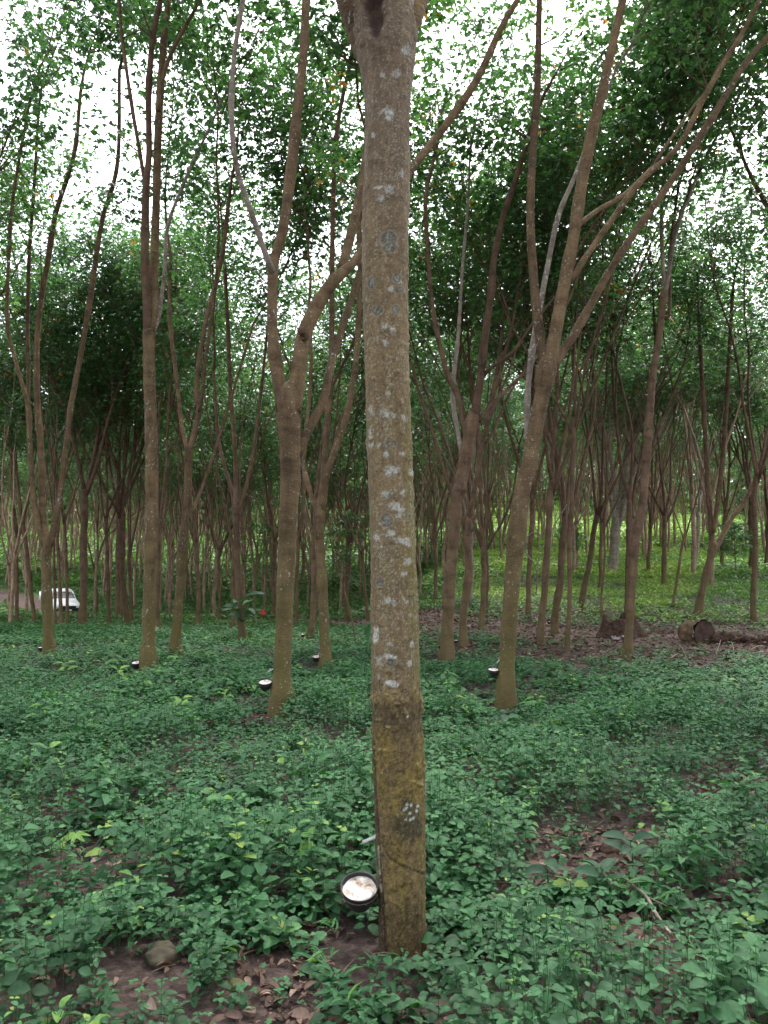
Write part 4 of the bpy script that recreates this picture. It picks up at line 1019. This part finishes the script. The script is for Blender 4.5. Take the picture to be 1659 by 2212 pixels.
def stump():
    g = ground(1338, 1378); Y = g[1]
    root = thing('tree_stump', 'old hollow dark tree stump with spreading roots on the leaf litter at right', 'stump', tuple(g))
    wd = 132 * Y / F / 2
    mb = MB(); seg = 72; hs = np.linspace(0, 1, 16); V = []
    H = 52 * Y / F
    for h in hs:
        for a in np.linspace(0, 6.283, seg, endpoint=False):
            root_f = 0.5 + 0.5 * math.cos(a * 5 + 0.8)
            r = wd * (0.52 + 0.48 * (1 - h) ** 1.3 * (0.35 + 0.65 * root_f)) * (1 + 0.16 * (float(fbm(math.cos(a) * 2, math.sin(a) * 2, h * 2, 3)) - .5))
            top = H * (0.62 + 0.55 * float(vn(math.cos(a) * 1.7 + 4, math.sin(a) * 1.7 + 8)))
            V.append([r * math.cos(a), r * math.sin(a) * 0.8, h * top - 0.05])
    for h in (0.95, 0.5, 0.2):            # hollow inside
        for a in np.linspace(0, 6.283, seg, endpoint=False):
            r = wd * 0.40 * (1 + 0.2 * (float(vn(a * 2, h * 3)) - .5)); top = H * (0.62 + 0.55 * float(vn(math.cos(a) * 1.7 + 4, math.sin(a) * 1.7 + 8)))
            V.append([r * math.cos(a), r * math.sin(a) * 0.8, h * top])
    k = 19; i = np.arange(k - 1)[:, None] * seg; j = np.arange(seg)[None]; j2 = (j + 1) % seg
    mb.add(V, None, np.stack([i + j, i + j2, i + seg + j2, i + seg + j], -1).reshape(-1, 4))
    mb.build('stump', M_ROT, root)
    TRUNKS.append((g[0], g[1], wd * 0.9))
stump()

def log():
    g = ground(1492, 1394); Y = g[1]
    root = thing('log', 'short thick sawn log lying on the leaf litter at right', 'log', tuple(g))
    a = at(1482, 1372, Y + .50) - g; b = at(1520, 1366, Y - 0.02) - g
    r = 29 * Y / F
    a[2] = b[2] = r * 0.85
    mb = MB(); P = [a + (b - a) * t for t in np.linspace(0, 1, 14)]
    tube(mb, P, [r * (.80 + .26 * t + .05 * math.sin(t * 9)) for t in np.linspace(0, 1, 14)], 56, 0.11, n=40, cap=False, seed=8, fine=.025, fiss=.14)
    mb.build('bark', M_LOG, root)
    for e, s, rr in ((a, -1, .78), (b, 1, 1.02)):
        d = unit(b - a) * s; u = np.array([0, 0, 1.0]); w = unit(np.cross(d, u)); V = []
        mb = MB()
        rings = np.linspace(0.02, 1, 9); seg = 32
        for q in rings:
            for t in np.linspace(0, 6.283, seg, endpoint=False):
                V.append(e + d * (0.012 + r * .09 - 0.10 * (1 - q) * s * 0 - 0.03 * float(vn(q * 5, t))) + (w * math.cos(t) + u * math.sin(t)) * r * rr * .93 * q)
        i = np.arange(8)[:, None] * seg; j = np.arange(seg)[None]; j2 = (j + 1) % seg
        mb.add(V, None, np.stack([i + j, i + j2, i + seg + j2, i + seg + j], -1).reshape(-1, 4)); mb.build('sawn_end', M_CUT, root)
    TRUNKS.append((g[0], g[1] + .2, r))
    # rotten remains to the right
    g = ground(1600, 1394); Y = g[1]
    root = thing('rotten_log', 'collapsed rotten log crumbling along the litter right of the sawn log', 'log', tuple(g))
    mb = MB()
    for k in range(4):
        x0 = (-0.62 + 0.30 * k); P = [[x0 + t * 0.55, 0.06 * math.sin(3 * t + k) + 0.1 * k, 0.09 + 0.08 * math.sin(t * 3.1) - .02 * k] for t in np.linspace(0, 1, 8)]
        tube(mb, P, [.10 + .05 * math.sin(t * 3 + k) for t in np.linspace(0, 1, 8)], 22, 0.4, n=34, seed=k * 3.3, fine=.3, fiss=.35)
    r2 = np.random.default_rng(6)
    for k in range(26):
        a = np.array([r2.uniform(-.75, 1.0), r2.uniform(-.3, .25), r2.uniform(.02, .2)]); d2 = unit(np.array([1, r2.normal(0, .35), r2.normal(.05, .2)])); L = r2.uniform(.15, .5)
        tube(mb, [a - d2 * L * .5, a, a + d2 * L * .5], [.012, .028, .008], 6, .2, n=7, fine=.2)
    mb.build('decayed_wood', M_ROT, root)
log()

def rock(px, py, w, h, label, mat, seed):
    g = ground(px, py); Y = g[1]; a = w * Y / F / 2; c = h * Y / F
    mb = MB(); n, seg = 18, 30; V = []
    for t in np.linspace(0.02, math.pi - .02, n):
        for p in np.linspace(0, 6.283, seg, endpoint=False):
            d = np.array([math.sin(t) * math.cos(p), math.sin(t) * math.sin(p), math.cos(t)])
            k = 1 + 0.9 * (float(fbm(d[0] * 1.6 + seed, d[1] * 1.6, d[2] * 1.6, 3)) - .5)
            V.append(d * k * [a, a * .9, c * .62] + [0, 0, c * .20])
    i = np.arange(n - 1)[:, None] * seg; j = np.arange(seg)[None]; j2 = (j + 1) % seg
    mb.add(V, None, np.stack([i + j, i + j2, i + seg + j2, i + seg + j], -1).reshape(-1, 4))
    o = mb.build('rock', mat); o.location = g; tag(o, label, 'rock'); TRUNKS.append((g[0], g[1] - a * .6, a * 0.8)); return o
rock(350, 2080, 76, 40, 'brown mossy rock half hidden under herbs at lower left', M_ROCK, 2.0)
rock(512, 2138, 42, 20, 'small yellow green mossy rock on the bare soil at bottom left of centre', M_MOSSR, 5.0)
rock(1318, 1846, 44, 22, 'flat brown stone on the bare patch right of the trunk', M_ROT, 8.0)

def fallen_branch():
    mb = MB()
    pts = [(1319, 1881, 4), (1345, 1895, 4.5), (1366, 1911, 5), (1396, 1937, 6), (1416, 1971, 6.5), (1434, 1997, 6.5), (1450, 2018, 6)]
    P = []; r = []
    for i, (x, y, w) in enumerate(pts):
        g = ground(x, y + 62); q = at(x, y, g[1]); P.append(q); r.append(w * .5 * g[1] / F)
    tube(mb, P, r, 7, .15, n=30, seed=2)
    q2 = [P[3], at(1425, 1950, P[3][1] + .02), at(1455, 1965, P[3][1] + .05)]
    tube(mb, q2, [r[3] * .7, r[3] * .55, r[3] * .4], 6, .1, n=10)
    o = mb.build('fallen_branch', M_PALE); tag(o, 'thin pale forked dead branch lying over the herbs at lower right', 'branch')
    mb = MB(); pts = [(1650, 1420), (1600, 1405), (1560, 1415)]
    for k, (x0, y0, x1, y1) in enumerate([(1458, 1392, 1490, 1442), (1500, 1398, 1528, 1408), (1575, 1385, 1588, 1440), (1560, 1372, 1546, 1420), (1470, 1420, 1440, 1432), (1380, 1400, 1410, 1408), (1230, 1405, 1262, 1398), (1300, 1428, 1345, 1422), (1620, 1410, 1655, 1400)]):
        a, b = ground(x0, y0), ground(x1, y1)
        tube(mb, [a + [0, 0, .05], a * .6 + b * .4 + [.05, .03, .10], b + [0, 0, .04]], [.007, .009, .004], 6, .1, n=10)
    o = mb.build('dead_twigs', M_PALE); tag(o, 'scattered pale dead twigs on the litter in front of the sawn log', 'twigs')
fallen_branch()

def canister():
    g = ground(568, 1337); Y = g[1]; s = Y / F
    root = thing('jerrycan', 'small red jerrycan standing on the dirt track behind the left trees', 'jerrycan', tuple(g + [0, 0, .03]))
    M_RED = simple('red_plastic', (0.42, 0.02, 0.015), (0.55, 0.035, 0.025), 8, 0.4)
    mb = MB(); w, h = 6.5 * s, 15 * s
    loft(mb, [[(-w, -w * .7, z), (w, -w * .7, z), (w * 1.02, w * .7, z), (-w * 1.02, w * .7, z)] for z in (0, h * .72)] + [[(-w * .6, -w * .5, h), (w * .5, -w * .5, h), (w * .5, w * .5, h), (-w * .6, w * .5, h)]]); o = mb.build('body', M_RED, root, False); 
    mb = MB(); tube(mb, [[-w * .7, 0, h * .8], [-w * .5, 0, h * 1.12], [w * .2, 0, h * 1.12], [w * .4, 0, h * .95]], [w * .14] * 4, 6, 0, n=12); mb.build('handle', M_RED, root)
    mb = MB(); lathe(mb, [(w * .22, h * .95), (w * .22, h * 1.1), (.001, h * 1.1)], 12, Matrix.Translation((w * .65, 0, -.01))); mb.build('cap', M_BLACK, root)
    # dark pile of sticks to its left
    g = ground(548, 1338); mb = MB(); rng = np.random.default_rng(4)
    for k in range(16):
        a = rng.normal(0, .25, 3) * [1.6, .6, 0] + [0, 0, rng.uniform(.03, .22)]; d = unit(rng.normal(0, 1, 3) * [1, .5, .15]); L = rng.uniform(.4, .9)
        tube(mb, [a - d * L * .5, a, a + d * L * .5], [.025, .03, .02], 6, .1)
    o = mb.build('stick_pile', M_BARKD); o.location = g; tag(o, 'dark pile of sticks on the dirt track left of the red jerrycan', 'sticks')
    # crumpled pale scrap near the stump
    g = ground(1340, 1386); mb = MB(); V = []; n = 16
    for i in range(n):
        for j in range(n): V.append([(i / (n - 1) - .5) * .42, (j / (n - 1) - .5) * .3, -.02 + .30 * (float(fbm(i * .45, j * .45, 3, 3)) - .2)])
    i = np.arange(n - 1)[:, None] * n; j = np.arange(n - 1)[None]
    mb.add(V, None, np.stack([i + j, i + j + 1, i + n + j + 1, i + n + j], -1).reshape(-1, 4))
    o = mb.build('cloth_scrap', simple('pale_cloth', (0.13, 0.105, 0.10), (0.27, 0.235, 0.22), 9, .8)); o.location = g; tag(o, 'crumpled pale scrap lying in front of the old stump', 'rag')
canister()

# ------------------------------------------------------------------ single plants that stand out
def lobed(mb, c, d, n, R_, tint, lobes=7):
    d = unit(np.asarray(d, float)); n = unit(np.asarray(n, float)); s = unit(np.cross(d, n)); n = np.cross(s, d)
    V = [c]; A = np.linspace(-2.5, 2.5, lobes * 8 + 1)
    for a in A:
        k = abs(math.cos((a + 2.5) / 5 * lobes * math.pi)); r = R_ * (0.36 + 0.64 * (1 - k) ** 0.75) * (1 - .10 * abs(a))
        V.append(c + (d * math.cos(a) + s * math.sin(a)) * r - n * 0.22 * r * r / R_ + n * .05 * R_ * math.cos(a * lobes))
    m = len(A); i = np.arange(1, m)
    mb.add(V, np.stack([0 * i, i, i + 1], 1), None, tint)

def palmate():
    g = ground(185, 1862)
    root = thing('papaya_seedling', 'pale green seedling with deeply lobed hand shaped leaf at lower left', 'seedling', tuple(g))
    mb = MB(); st = MB()
    c1 = at(163, 1800, g[1] - .03) - g; c2 = at(238, 1790, g[1] + .1) - g; c3 = at(140, 1822, g[1] + .02) - g
    for c, dd, t, r in ((c1, (.15, -1, -.25), 1.0, .098), (c2, (.5, -1, .1), .35, .085), (c3, (-1, -.6, -.2), .85, .06)):
        lobed(mb, c, dd, (0.0, -.55, .85), r, t); tube(st, [[0, 0, -.02], c * .55 + [0, 0, .02], c], [.006, .004, .003], 5, 0, n=8)
    mb.build('leaf', M_BROAD, root); st.build('stem', M_BROAD, root)
palmate()

def broad(px, py, hpx, label, name='broadleaf_seedling', n=5, L=0.12, tint=.3, seed=0, cat='seedling', spread=.5, group=None, w=.5, rise=.2):
    rng = np.random.default_rng(seed); g = ground(px, py); H = hpx * g[1] / F
    root = thing(name, label, cat, tuple(g), group)
    st = MB(); lf = MB(); lean = rng.normal(0, .06, 2)
    top = np.array([lean[0] * H, lean[1] * H, H])
    tube(st, [[0, 0, -.03], top * .5 + [.01, 0, 0], top], [.004 + H * .005, .003 + H * .004, .002], 6, 0, n=10, tint=.3)
    ps = []; ds = []; a0 = rng.uniform(0, 6.28)
    for k in range(n):
        t = 1 - (k // 2) * spread / max(1, n // 2); a = a0 + k * 2.4
        ps.append(top * t); ds.append([math.cos(a), math.sin(a), rise + rng.normal(0, .2)])
    ps, ds = np.array(ps), unit(np.array(ds))
    ll = L * rng.uniform(.75, 1.15, n)
    leaves(lf, ps + ds * L * .18, ds, unit(np.array([0, -.25, 1.]) + rng.normal(0, .25, (n, 3))), ll, ll * w, np.clip(tint + rng.normal(0, .1, n), 0, 1), 0, .04)
    for p, d in zip(ps, ds): tube(st, [p, p + d * L * .2], [.003, .002], 4, 0, cap=False, tint=.3)
    st.build('stem', M_BROAD, root); lf.build('leaf', M_BROAD, root)
broad(783, 1475, 90, 'tall thin seedling with one upright dark oval leaf left of the front trunk', n=2, L=.30, tint=.45, seed=3, rise=2.2, w=.42)
broad(523, 1388, 92, 'sapling with big glossy dark leaves standing before the three limbed dark tree', 'broadleaf_sapling', 11, .48, .12, 4, 'sapling', .55)
broad(1365, 1900, 78, 'grey green broad leaved seedling beside the fallen branch', n=6, L=.115, tint=.25, seed=5)
broad(1300, 1960, 70, 'seedling with wide dull leaves left of the fallen branch', n=6, L=.11, tint=.22, seed=6)
broad(1180, 1945, 80, 'dull broad leaved seedling just right of the front trunk foot', n=5, L=.11, tint=.2, seed=7)
broad(1100, 1605, 60, 'grey green broad leaved seedling among herbs below the leaning spotted tree', n=7, L=.17, tint=.3, seed=8)
broad(1274, 1745, 70, 'yellowish green young seedling standing out of the herbs at right', n=7, L=.075, tint=.97, seed=9, w=.6)
broad(1430, 1800, 60, 'yellow leaved sprig among the herbs at right edge of the bare patch', n=4, L=.06, tint=1.0, seed=10)
broad(100, 1700, 75, 'bright green broad leaved seedling at the left edge', n=5, L=.11, tint=.8, seed=12)
broad(120, 2250, 60, 'light green two leaved seedling at the bottom left corner', n=3, L=.075, tint=.97, seed=13)
broad(390, 1560, 50, 'light green seedling among the herbs left of the sawn stub tree', n=7, L=.13, tint=.85, seed=14)
broad(145, 1480, 45, 'pale green seedling below the slender left tree', n=6, L=.15, tint=.85, seed=15)
broad(255, 1500, 50, 'pale leaved seedling left of the tall straight tree', n=6, L=.14, tint=.88, seed=16)
broad(960, 1500, 45, 'seedling with a pale leaf below the ring swollen tree', n=6, L=.16, tint=.7, seed=17)

def leafy_sapling(px, py, hpx, wpx, label, seed, tint=.35, n=34):
    rng = np.random.default_rng(seed); g = ground(px, py); s = g[1] / F; H = hpx * s
    root = thing('leafy_sapling', label, 'sapling', tuple(g)); st = MB(); cl = []
    tube(st, [[0, 0, -.05], [.05 * H * rng.normal(), 0, H * .5], [0, 0, H]], [.03, .022, .01], 7, .05, n=12)
    for k in range(n):
        h = H * rng.uniform(.42, 1.0); a = rng.uniform(0, 6.28); L = wpx * s * .5 * rng.uniform(.3, 1) * (1.15 - abs(h / H - .7))
        e = np.array([math.cos(a) * L, math.sin(a) * L, h + L * .15]); tube(st, [[0, 0, h - L * .3], e], [.008, .003], 4, 0, cap=False); cl.append([*e, .22 * wpx * s * .5 + .12])
    st.build('stem', M_BARKD, root); cm = MB(); crown_mesh(cm, cl, rng, 11, 0.14); cm.build('foliage', M_CROWN, root)
leafy_sapling(752, 1350, 240, 110, 'bushy green sapling in the gap between low forked tree and front trunk', 31)
leafy_sapling(566, 1330, 200, 80, 'teal leaved sapling in the gap left of the sawn stub tree', 32)
leafy_sapling(1232, 1240, 110, 60, 'leafy sapling on the grassy rise left of the black leaning tree', 33)
leafy_sapling(1590, 1245, 110, 70, 'bright leafy shrub on the grassy rise at far right', 34)
def thin_sapling():
    g = ground(771, 1402); mb = MB()
    P = [at(x, y, g[1]) for x, y in ((771, 1404), (762, 1350), (748, 1290), (735, 1240), (722, 1190))]
    tube(mb, P, [.016, .015, .013, .012, .008], 6, .08, n=20); o = mb.build('bare_sapling', M_BARKD); tag(o, 'thin bare leaning sapling stem left of the front trunk', 'sapling')
    # pale twisting liana beside the dark upright trees
    Yl = gy(1166, 1391) + .6; mb = MB()
    tube(mb, [at(x, y, Yl + .1 * math.sin(y * .05)) for x, y in ((1158, 1285), (1160, 1240), (1152, 1215), (1136, 1192), (1140, 1160), (1158, 1150), (1180, 1165), (1200, 1130), (1225, 1090))], [.016] * 9, 6, .1, n=50)
    tube(mb, [at(x, y, Yl + .2) for x, y in ((1146, 1262), (1160, 1236), (1166, 1200), (1190, 1185), (1196, 1140))], [.012] * 5, 6, .1, n=30)
    o = mb.build('liana', M_PALE); tag(o, 'pale twisting vine hanging by the dark upright trees at right', 'vine')
thin_sapling()

# ------------------------------------------------------------------ herbs, grass, litter
TR = np.array([(a, b, c) for a, b, c in TRUNKS])
def clear_of_trunks(x, y, pad=.05):
    ok = np.ones(len(x), bool)
    for a, b, c in TR:
        if b > 40: continue
        ok &= np.hypot(x - a, y - b) > c + pad
    return ok

def herb_points(rng, y0, y1, dens, half=0.56):
    A = half * (y1 ** 2 - y0 ** 2); n = int(A * dens)
    y = np.sqrt(rng.uniform(y0 ** 2, y1 ** 2, n)); x = rng.uniform(-half, half, n) * y
    return x, y

def herbs():
    rng = np.random.default_rng(42); mb = MB()
    for (y0, y1, dens, lod, ls, stems) in ((1.55, 4.6, 275, 0, .93, True), (4.6, 9.0, 170, 1, 1.12, True), (9.0, 15.0, 85, 1, 1.5, False), (15.0, 26.0, 52, 2, 1.75, False)):
        x, y = herb_points(rng, y0, y1, dens)
        b = bareness(x, y); pd = path_dist(x, y)
        patch = fbm(x * 1.1 + 40, y * 1.1, 0.5, 3)
        px_ = x / y
        keep = rng.random(len(x)) > b * 0.97
        keep &= rng.random(len(x)) < sstep(0.24, 0.37, patch) * 0.88 + 0.12
        keep |= np.hypot((x - FOOT[0]) / 1.5, y - FOOT[1]) < .17
        keep &= (pd > 1.0) | (rng.random(len(x)) < 0.05)
        edge = 13.4 + 2.2 * (fbm(x * .7, y * .7, 21.0, 3) - .5)
        keep &= ~((px_ > 0.0) & (y > edge) & (rng.random(len(x)) < 0.45 + .42 * sstep(.10, .24, px_)))     # litter strewn strip
        keep &= clear_of_trunks(x, y)
        for cx_, cy_ in CUP_XY: keep &= np.hypot(x - cx_, (y - cy_ + .12 + .012 * cy_) * .7) > .13 + .010 * cy_
        x, y, b = x[keep], y[keep], b[keep]
        z = terrain(x, y)
        hmap = 0.42 + 1.4 * sstep(.28, .72, fbm(x * 1.5, y * 1.5, 9.0, 3))
        sps = sstep(.42, .60, fbm(x * 1.4, y * 1.4, 60.0, 2))
        H = rng.uniform(.09, .25, len(x)) * hmap * (1 - .5 * b) * (1.15 if lod == 0 else (1.1 if y0 < 6 else .8))
        if lod == 0: H *= 0.75 + 0.25 * sstep(2.2, 3.4, y)
        for cx_, cy_ in CUP_XY[:len(CUPS)]:
            H *= 1 - .78 * np.exp(-((x - cx_) / (.16 + .012 * cy_)) ** 2) * sstep(cy_ - 3.2, cy_ - 1.6, y) * (y < cy_ + .3)
        lean = rng.normal(0, .12, (len(x), 2))
        nar = rng.random(len(x)) < .06 + .6 * sstep(.60, .70, fbm(x * 1.8, y * 1.8, 80.0, 2))
        size = rng.uniform(.026, .066, len(x)) * ls * (.86 + .34 * sps)
        tnt = np.clip(.36 + .35 * (fbm(x * .9, y * .9, 30.0, 3) - .5) + rng.normal(0, .11, len(x)) + .16 * (sps - .4), 0, 1)
        young = rng.random(len(x)) < .035; tnt[young] = rng.uniform(.8, 1, young.sum())
        a0 = rng.uniform(0, 6.283, len(x))
        nodes = 5 if lod < 2 else 3
        for k in range(nodes):
            f = 1 - k * (.19 if lod < 2 else .3)                       # from the top down
            hh = H * f
            for s in (0, 1):
                use = rng.random(len(x)) < (.95 if k < 3 else .6)
                a = a0 + k * 1.571 + s * math.pi + rng.normal(0, .3, len(x))
                el = rng.normal(.22 if k == 0 else (.05 if k < 3 else -.2), .20, len(x))
                d = np.stack([np.cos(a), np.sin(a), el], 1)
                p = np.stack([x + lean[:, 0] * hh, y + lean[:, 1] * hh, z + hh], 1)
                kf = (.55, .95, 1.15, 1.0, .8)[k] if lod < 2 else (.8, 1.1, 1.0)[k]
                L = size * kf * rng.uniform(.8, 1.2, len(x)) * np.where(nar, 1.45, 1)
                nr = unit(np.array([0, -.12, 1.0]) + rng.normal(0, .22, (len(x), 3)))
                q = p + d * (L * (.12 if k == 0 else .28))[:, None]
                tt = np.clip(tnt + (.10 if k == 0 else 0) + rng.normal(0, .07, len(x)) - .03 * k, 0, 1)
                leaves(mb, q[use], d[use], nr[use], L[use], (L * np.where(nar, rng.uniform(.26, .4, len(x)), rng.uniform(.66, .86, len(x))))[use], tt[use], lod, .07)
        if stems:
            m = len(x); w = .0011
            for ang in (0.0, 1.57):
                dx = np.array([math.cos(ang), math.sin(ang), 0]) * w
                p0 = np.stack([x, y, z - .01], 1); p1 = np.stack([x + lean[:, 0] * H * .96, y + lean[:, 1] * H * .96, z + H * .96], 1)
                V = np.stack([p0 - dx, p0 + dx, p1 + dx, p1 - dx], 1).reshape(-1, 3)
                mb.add(V, None, np.arange(m * 4).reshape(-1, 4), np.full(m * 4, .3))
    # narrow bamboo-like grass tufts in the thin places
    x, y = herb_points(rng, 1.7, 7.0, 26); b = bareness(x, y)
    k = (rng.random(len(x)) < .10 + .5 * (b > .15) * (b < .97)) & clear_of_trunks(x, y); x, y = x[k], y[k]; z = terrain(x, y)
    for t in range(7):
        a = rng.uniform(0, 6.283, len(x)); d = np.stack([np.cos(a), np.sin(a), rng.uniform(.0, .9, len(x))], 1)
        h = rng.uniform(.01, .10, len(x)); L = rng.uniform(.05, .10, len(x))
        leaves(mb, np.stack([x, y, z + h], 1) + rng.normal(0, .012, (len(x), 3)) * [1, 1, 0], d, unit(np.array([0, 0, 1.]) + rng.normal(0, .3, (len(x), 3))), L, L * .17, np.clip(rng.normal(.62, .12, len(x)), 0, 1), 1)
    # tiny clover-like seedlings on the soil
    x, y = herb_points(rng, 1.7, 8.0, 60); k = clear_of_trunks(x, y); x, y = x[k], y[k]; z = terrain(x, y)
    for t in range(4):
        a = t * 1.57 + rng.normal(0, .3, len(x)); d = np.stack([np.cos(a), np.sin(a), rng.uniform(.0, .3, len(x))], 1)
        L = rng.uniform(.012, .026, len(x)); leaves(mb, np.stack([x, y, z + .025], 1), d, np.tile([0, 0, 1.], (len(x), 1)), L, L * .8, np.clip(rng.normal(.5, .12, len(x)), 0, 1), 2)
    o = mb.build('ground_cover', M_HERB); tag(o, 'low dense nettle like green herbs carpeting the plantation floor', 'herbs', None, 'stuff')
herbs()

def slope_grass():
    rng = np.random.default_rng(43); mb = MB()
    for (y0, y1, dens, n, sz) in ((17, 34, 42, 6, .11), (34, 62, 17, 6, .20), (62, 150, 5.0, 6, .42)):
        x, y = herb_points(rng, y0, y1, dens, .6)
        pd = path_dist(x, y); r = x / y
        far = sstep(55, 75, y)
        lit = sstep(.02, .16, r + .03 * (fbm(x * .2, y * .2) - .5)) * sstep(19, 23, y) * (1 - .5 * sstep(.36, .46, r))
        patch = fbm(x * .35, y * .35, 3.0, 3)
        k = (pd > .95) & (rng.random(len(x)) < np.where(y < 26, .25 + .75 * lit, .92) * (.35 + .65 * sstep(.32, .5, patch)))
        k &= ~((r > .08) & (y < 20.5 + 1.5 * (fbm(x, y) - .5)) & (rng.random(len(x)) < .8))
        x, y, lit, patch, far = x[k], y[k], lit[k], patch[k], far[k]; z = terrain(x, y)
        for j in range(n):
            a = rng.uniform(0, 6.283, len(x)); d = np.stack([np.cos(a), np.sin(a), rng.uniform(-.1, .9, len(x))], 1)
            L = sz * rng.uniform(.6, 1.3, len(x)); h = rng.uniform(0.2, 1.0, len(x)) * sz * 1.3
            leaves(mb, np.stack([x, y, z + h], 1) + rng.normal(0, sz * .5, (len(x), 3)) * [1, 1, 0], d, unit(np.array([0, 0, 1.]) + rng.normal(0, .35, (len(x), 3))), L, L * rng.uniform(.3, .7, len(x)),
                   np.clip(.10 + .72 * np.maximum(lit, .4 * far) + 1.2 * (patch - .5) + rng.normal(0, .14, len(x)), 0, 1), 2)  # brightness of the open clearing painted into the leaf tint
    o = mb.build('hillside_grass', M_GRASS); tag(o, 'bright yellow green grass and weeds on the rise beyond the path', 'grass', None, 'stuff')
slope_grass()

def litter():
    rng = np.random.default_rng(44); mb = MB()
    X, Yy, S = [], [], []
    x, y = herb_points(rng, 1.6, 9.0, 900); b = bareness(x, y); k = rng.random(len(x)) < .16 + .84 * b; X.append(x[k]); Yy.append(y[k]); S.append(rng.choice([.014, .02, .03, .045, .062], k.sum()))
    x, y = herb_points(rng, 9.0, 16.0, 30); b = bareness(x, y); k = rng.random(len(x)) < .12 + .8 * b; X.append(x[k]); Yy.append(y[k]); S.append(np.full(k.sum(), .075))
    x, y = herb_points(rng, 11.5, 27.0, 150); pd = path_dist(x, y); k = rng.random(len(x)) < np.where(pd < 1.05, .75, np.where((x / y > .02) & (y > 12.8) & (pd < 3.6), .62, .05)); X.append(x[k]); Yy.append(y[k]); S.append(np.full(k.sum(), .10))
    x, y = herb_points(rng, 27.0, 55.0, 9); pd = path_dist(x, y); k = rng.random(len(x)) < np.where(pd < 1.0, .5, .02); X.append(x[k]); Yy.append(y[k]); S.append(np.full(k.sum(), .14))
    x, y, s = map(np.concatenate, (X, Yy, S)); k = clear_of_trunks(x, y, 0); x, y, s = x[k], y[k], s[k]; n = len(x)
    z = terrain(x, y) + np.where(path_dist(x, y) < 1, .045, .012) + rng.uniform(0, .012, n)
    a = rng.uniform(0, 6.283, n); d = np.stack([np.cos(a), np.sin(a), rng.normal(0.05, .18, n)], 1)
    L = s * rng.uniform(.6, 1.5, n); nr = unit(np.array([0, 0, 1.]) + rng.normal(0, .5, (n, 3)))
    near = y < 6.5; t = np.clip(rng.normal(.42, .22, n), 0, 1)
    for m, lod in ((near, 0), (~near, 2)):
        leaves(mb, np.stack([x, y, z], 1)[m], d[m], nr[m], L[m], (L * rng.uniform(.35, .55, n))[m], t[m], lod)
    # short twigs
    x, y = herb_points(rng, 1.7, 9.0, 9)
    for i in range(len(x)):
        zz = float(terrain(x[i], y[i])) + .012; a = rng.uniform(0, 6.28); Ln = rng.uniform(.06, .2); dx = np.array([math.cos(a), math.sin(a), .05]) * Ln * .5
        p = np.array([x[i], y[i], zz]); tube(mb, [p - dx, p + [0, 0, .006], p + dx], [.003, .0035, .002], 5, 0, tint=.65)
    o = mb.build('leaf_litter', M_LITTER); tag(o, 'brown fallen leaves and twigs scattered on bare soil and path', 'leaf litter', None, 'stuff')
litter()

# ------------------------------------------------------------------ moist air
def haze():
    m, nt = newmat('haze_air'); o = nd(nt, 'ShaderNodeOutputMaterial'); v = nd(nt, 'ShaderNodeVolumePrincipled')
    v.inputs['Color'].default_value = (0.93, 0.95, 0.97, 1); v.inputs['Density'].default_value = 0.0035; v.inputs['Anisotropy'].default_value = 0.3
    ln(nt, v.outputs[0], o.inputs['Volume'])
    mb = MB(); box(mb, -700, 700, -120, 950, -3.0, 85.0)
    h = mb.build('haze', m, None, False); tag(h, kind='stuff')
#haze()

# ------------------------------------------------------------------ camera, light, sky
cam = bpy.data.cameras.new('camera'); co = bpy.data.objects.new('camera', cam); COL.objects.link(co)
co.location = CAM; co.rotation_euler = (math.pi / 2 + PITCH, 0, 0)
cam.sensor_fit = 'VERTICAL'; cam.lens_unit = 'FOV'; cam.angle = 2 * math.atan(1106.0 / F)
cam.clip_start = 0.05; cam.clip_end = 3000
scene.camera = co

SUN_EL, SUN_AZ = math.radians(58), math.radians(20)      # azimuth measured from +Y towards +X
w = bpy.data.worlds.new('World'); scene.world = w; w.use_nodes = True
nt = w.node_tree
for n_ in list(nt.nodes): nt.nodes.remove(n_)
sky = nt.nodes.new('ShaderNodeTexSky'); sky.sky_type = 'NISHITA'; sky.sun_disc = False
sky.sun_elevation = SUN_EL; sky.sun_rotation = SUN_AZ; sky.dust_density = 3.0; sky.air_density = 1.0; sky.ozone_density = 1.0
hs = nt.nodes.new('ShaderNodeHueSaturation'); hs.inputs['Saturation'].default_value = 0.32
bg = nt.nodes.new('ShaderNodeBackground'); bg.inputs[1].default_value = 0.15
out = nt.nodes.new('ShaderNodeOutputWorld')
nt.links.new(sky.outputs[0], hs.inputs['Color']); nt.links.new(hs.outputs[0], bg.inputs[0]); nt.links.new(bg.outputs[0], out.inputs[0])
sl = bpy.data.lights.new('sun', 'SUN'); sl.energy = 1.2; sl.angle = math.radians(25); sl.color = (1.0, 0.96, 0.90)
so = bpy.data.objects.new('sun', sl); COL.objects.link(so)
dv = Vector((math.sin(SUN_AZ) * math.cos(SUN_EL), math.cos(SUN_AZ) * math.cos(SUN_EL), math.sin(SUN_EL)))
so.rotation_euler = dv.to_track_quat('Z', 'Y').to_euler(); so.location = (0, 0, 30)

scene.view_settings.view_transform = 'Standard'; scene.view_settings.look = 'None'
scene.view_settings.exposure = 2.38; scene.view_settings.gamma = 1.0
scene.render.engine = 'CYCLES'
cy = scene.cycles
cy.max_bounces = 8; cy.diffuse_bounces = 6; cy.glossy_bounces = 2; cy.transmission_bounces = 4; cy.transparent_max_bounces = 4
cy.use_denoising = True; cy.use_adaptive_sampling = True; cy.adaptive_threshold = 0.02
cy.sample_clamp_indirect = 6.0
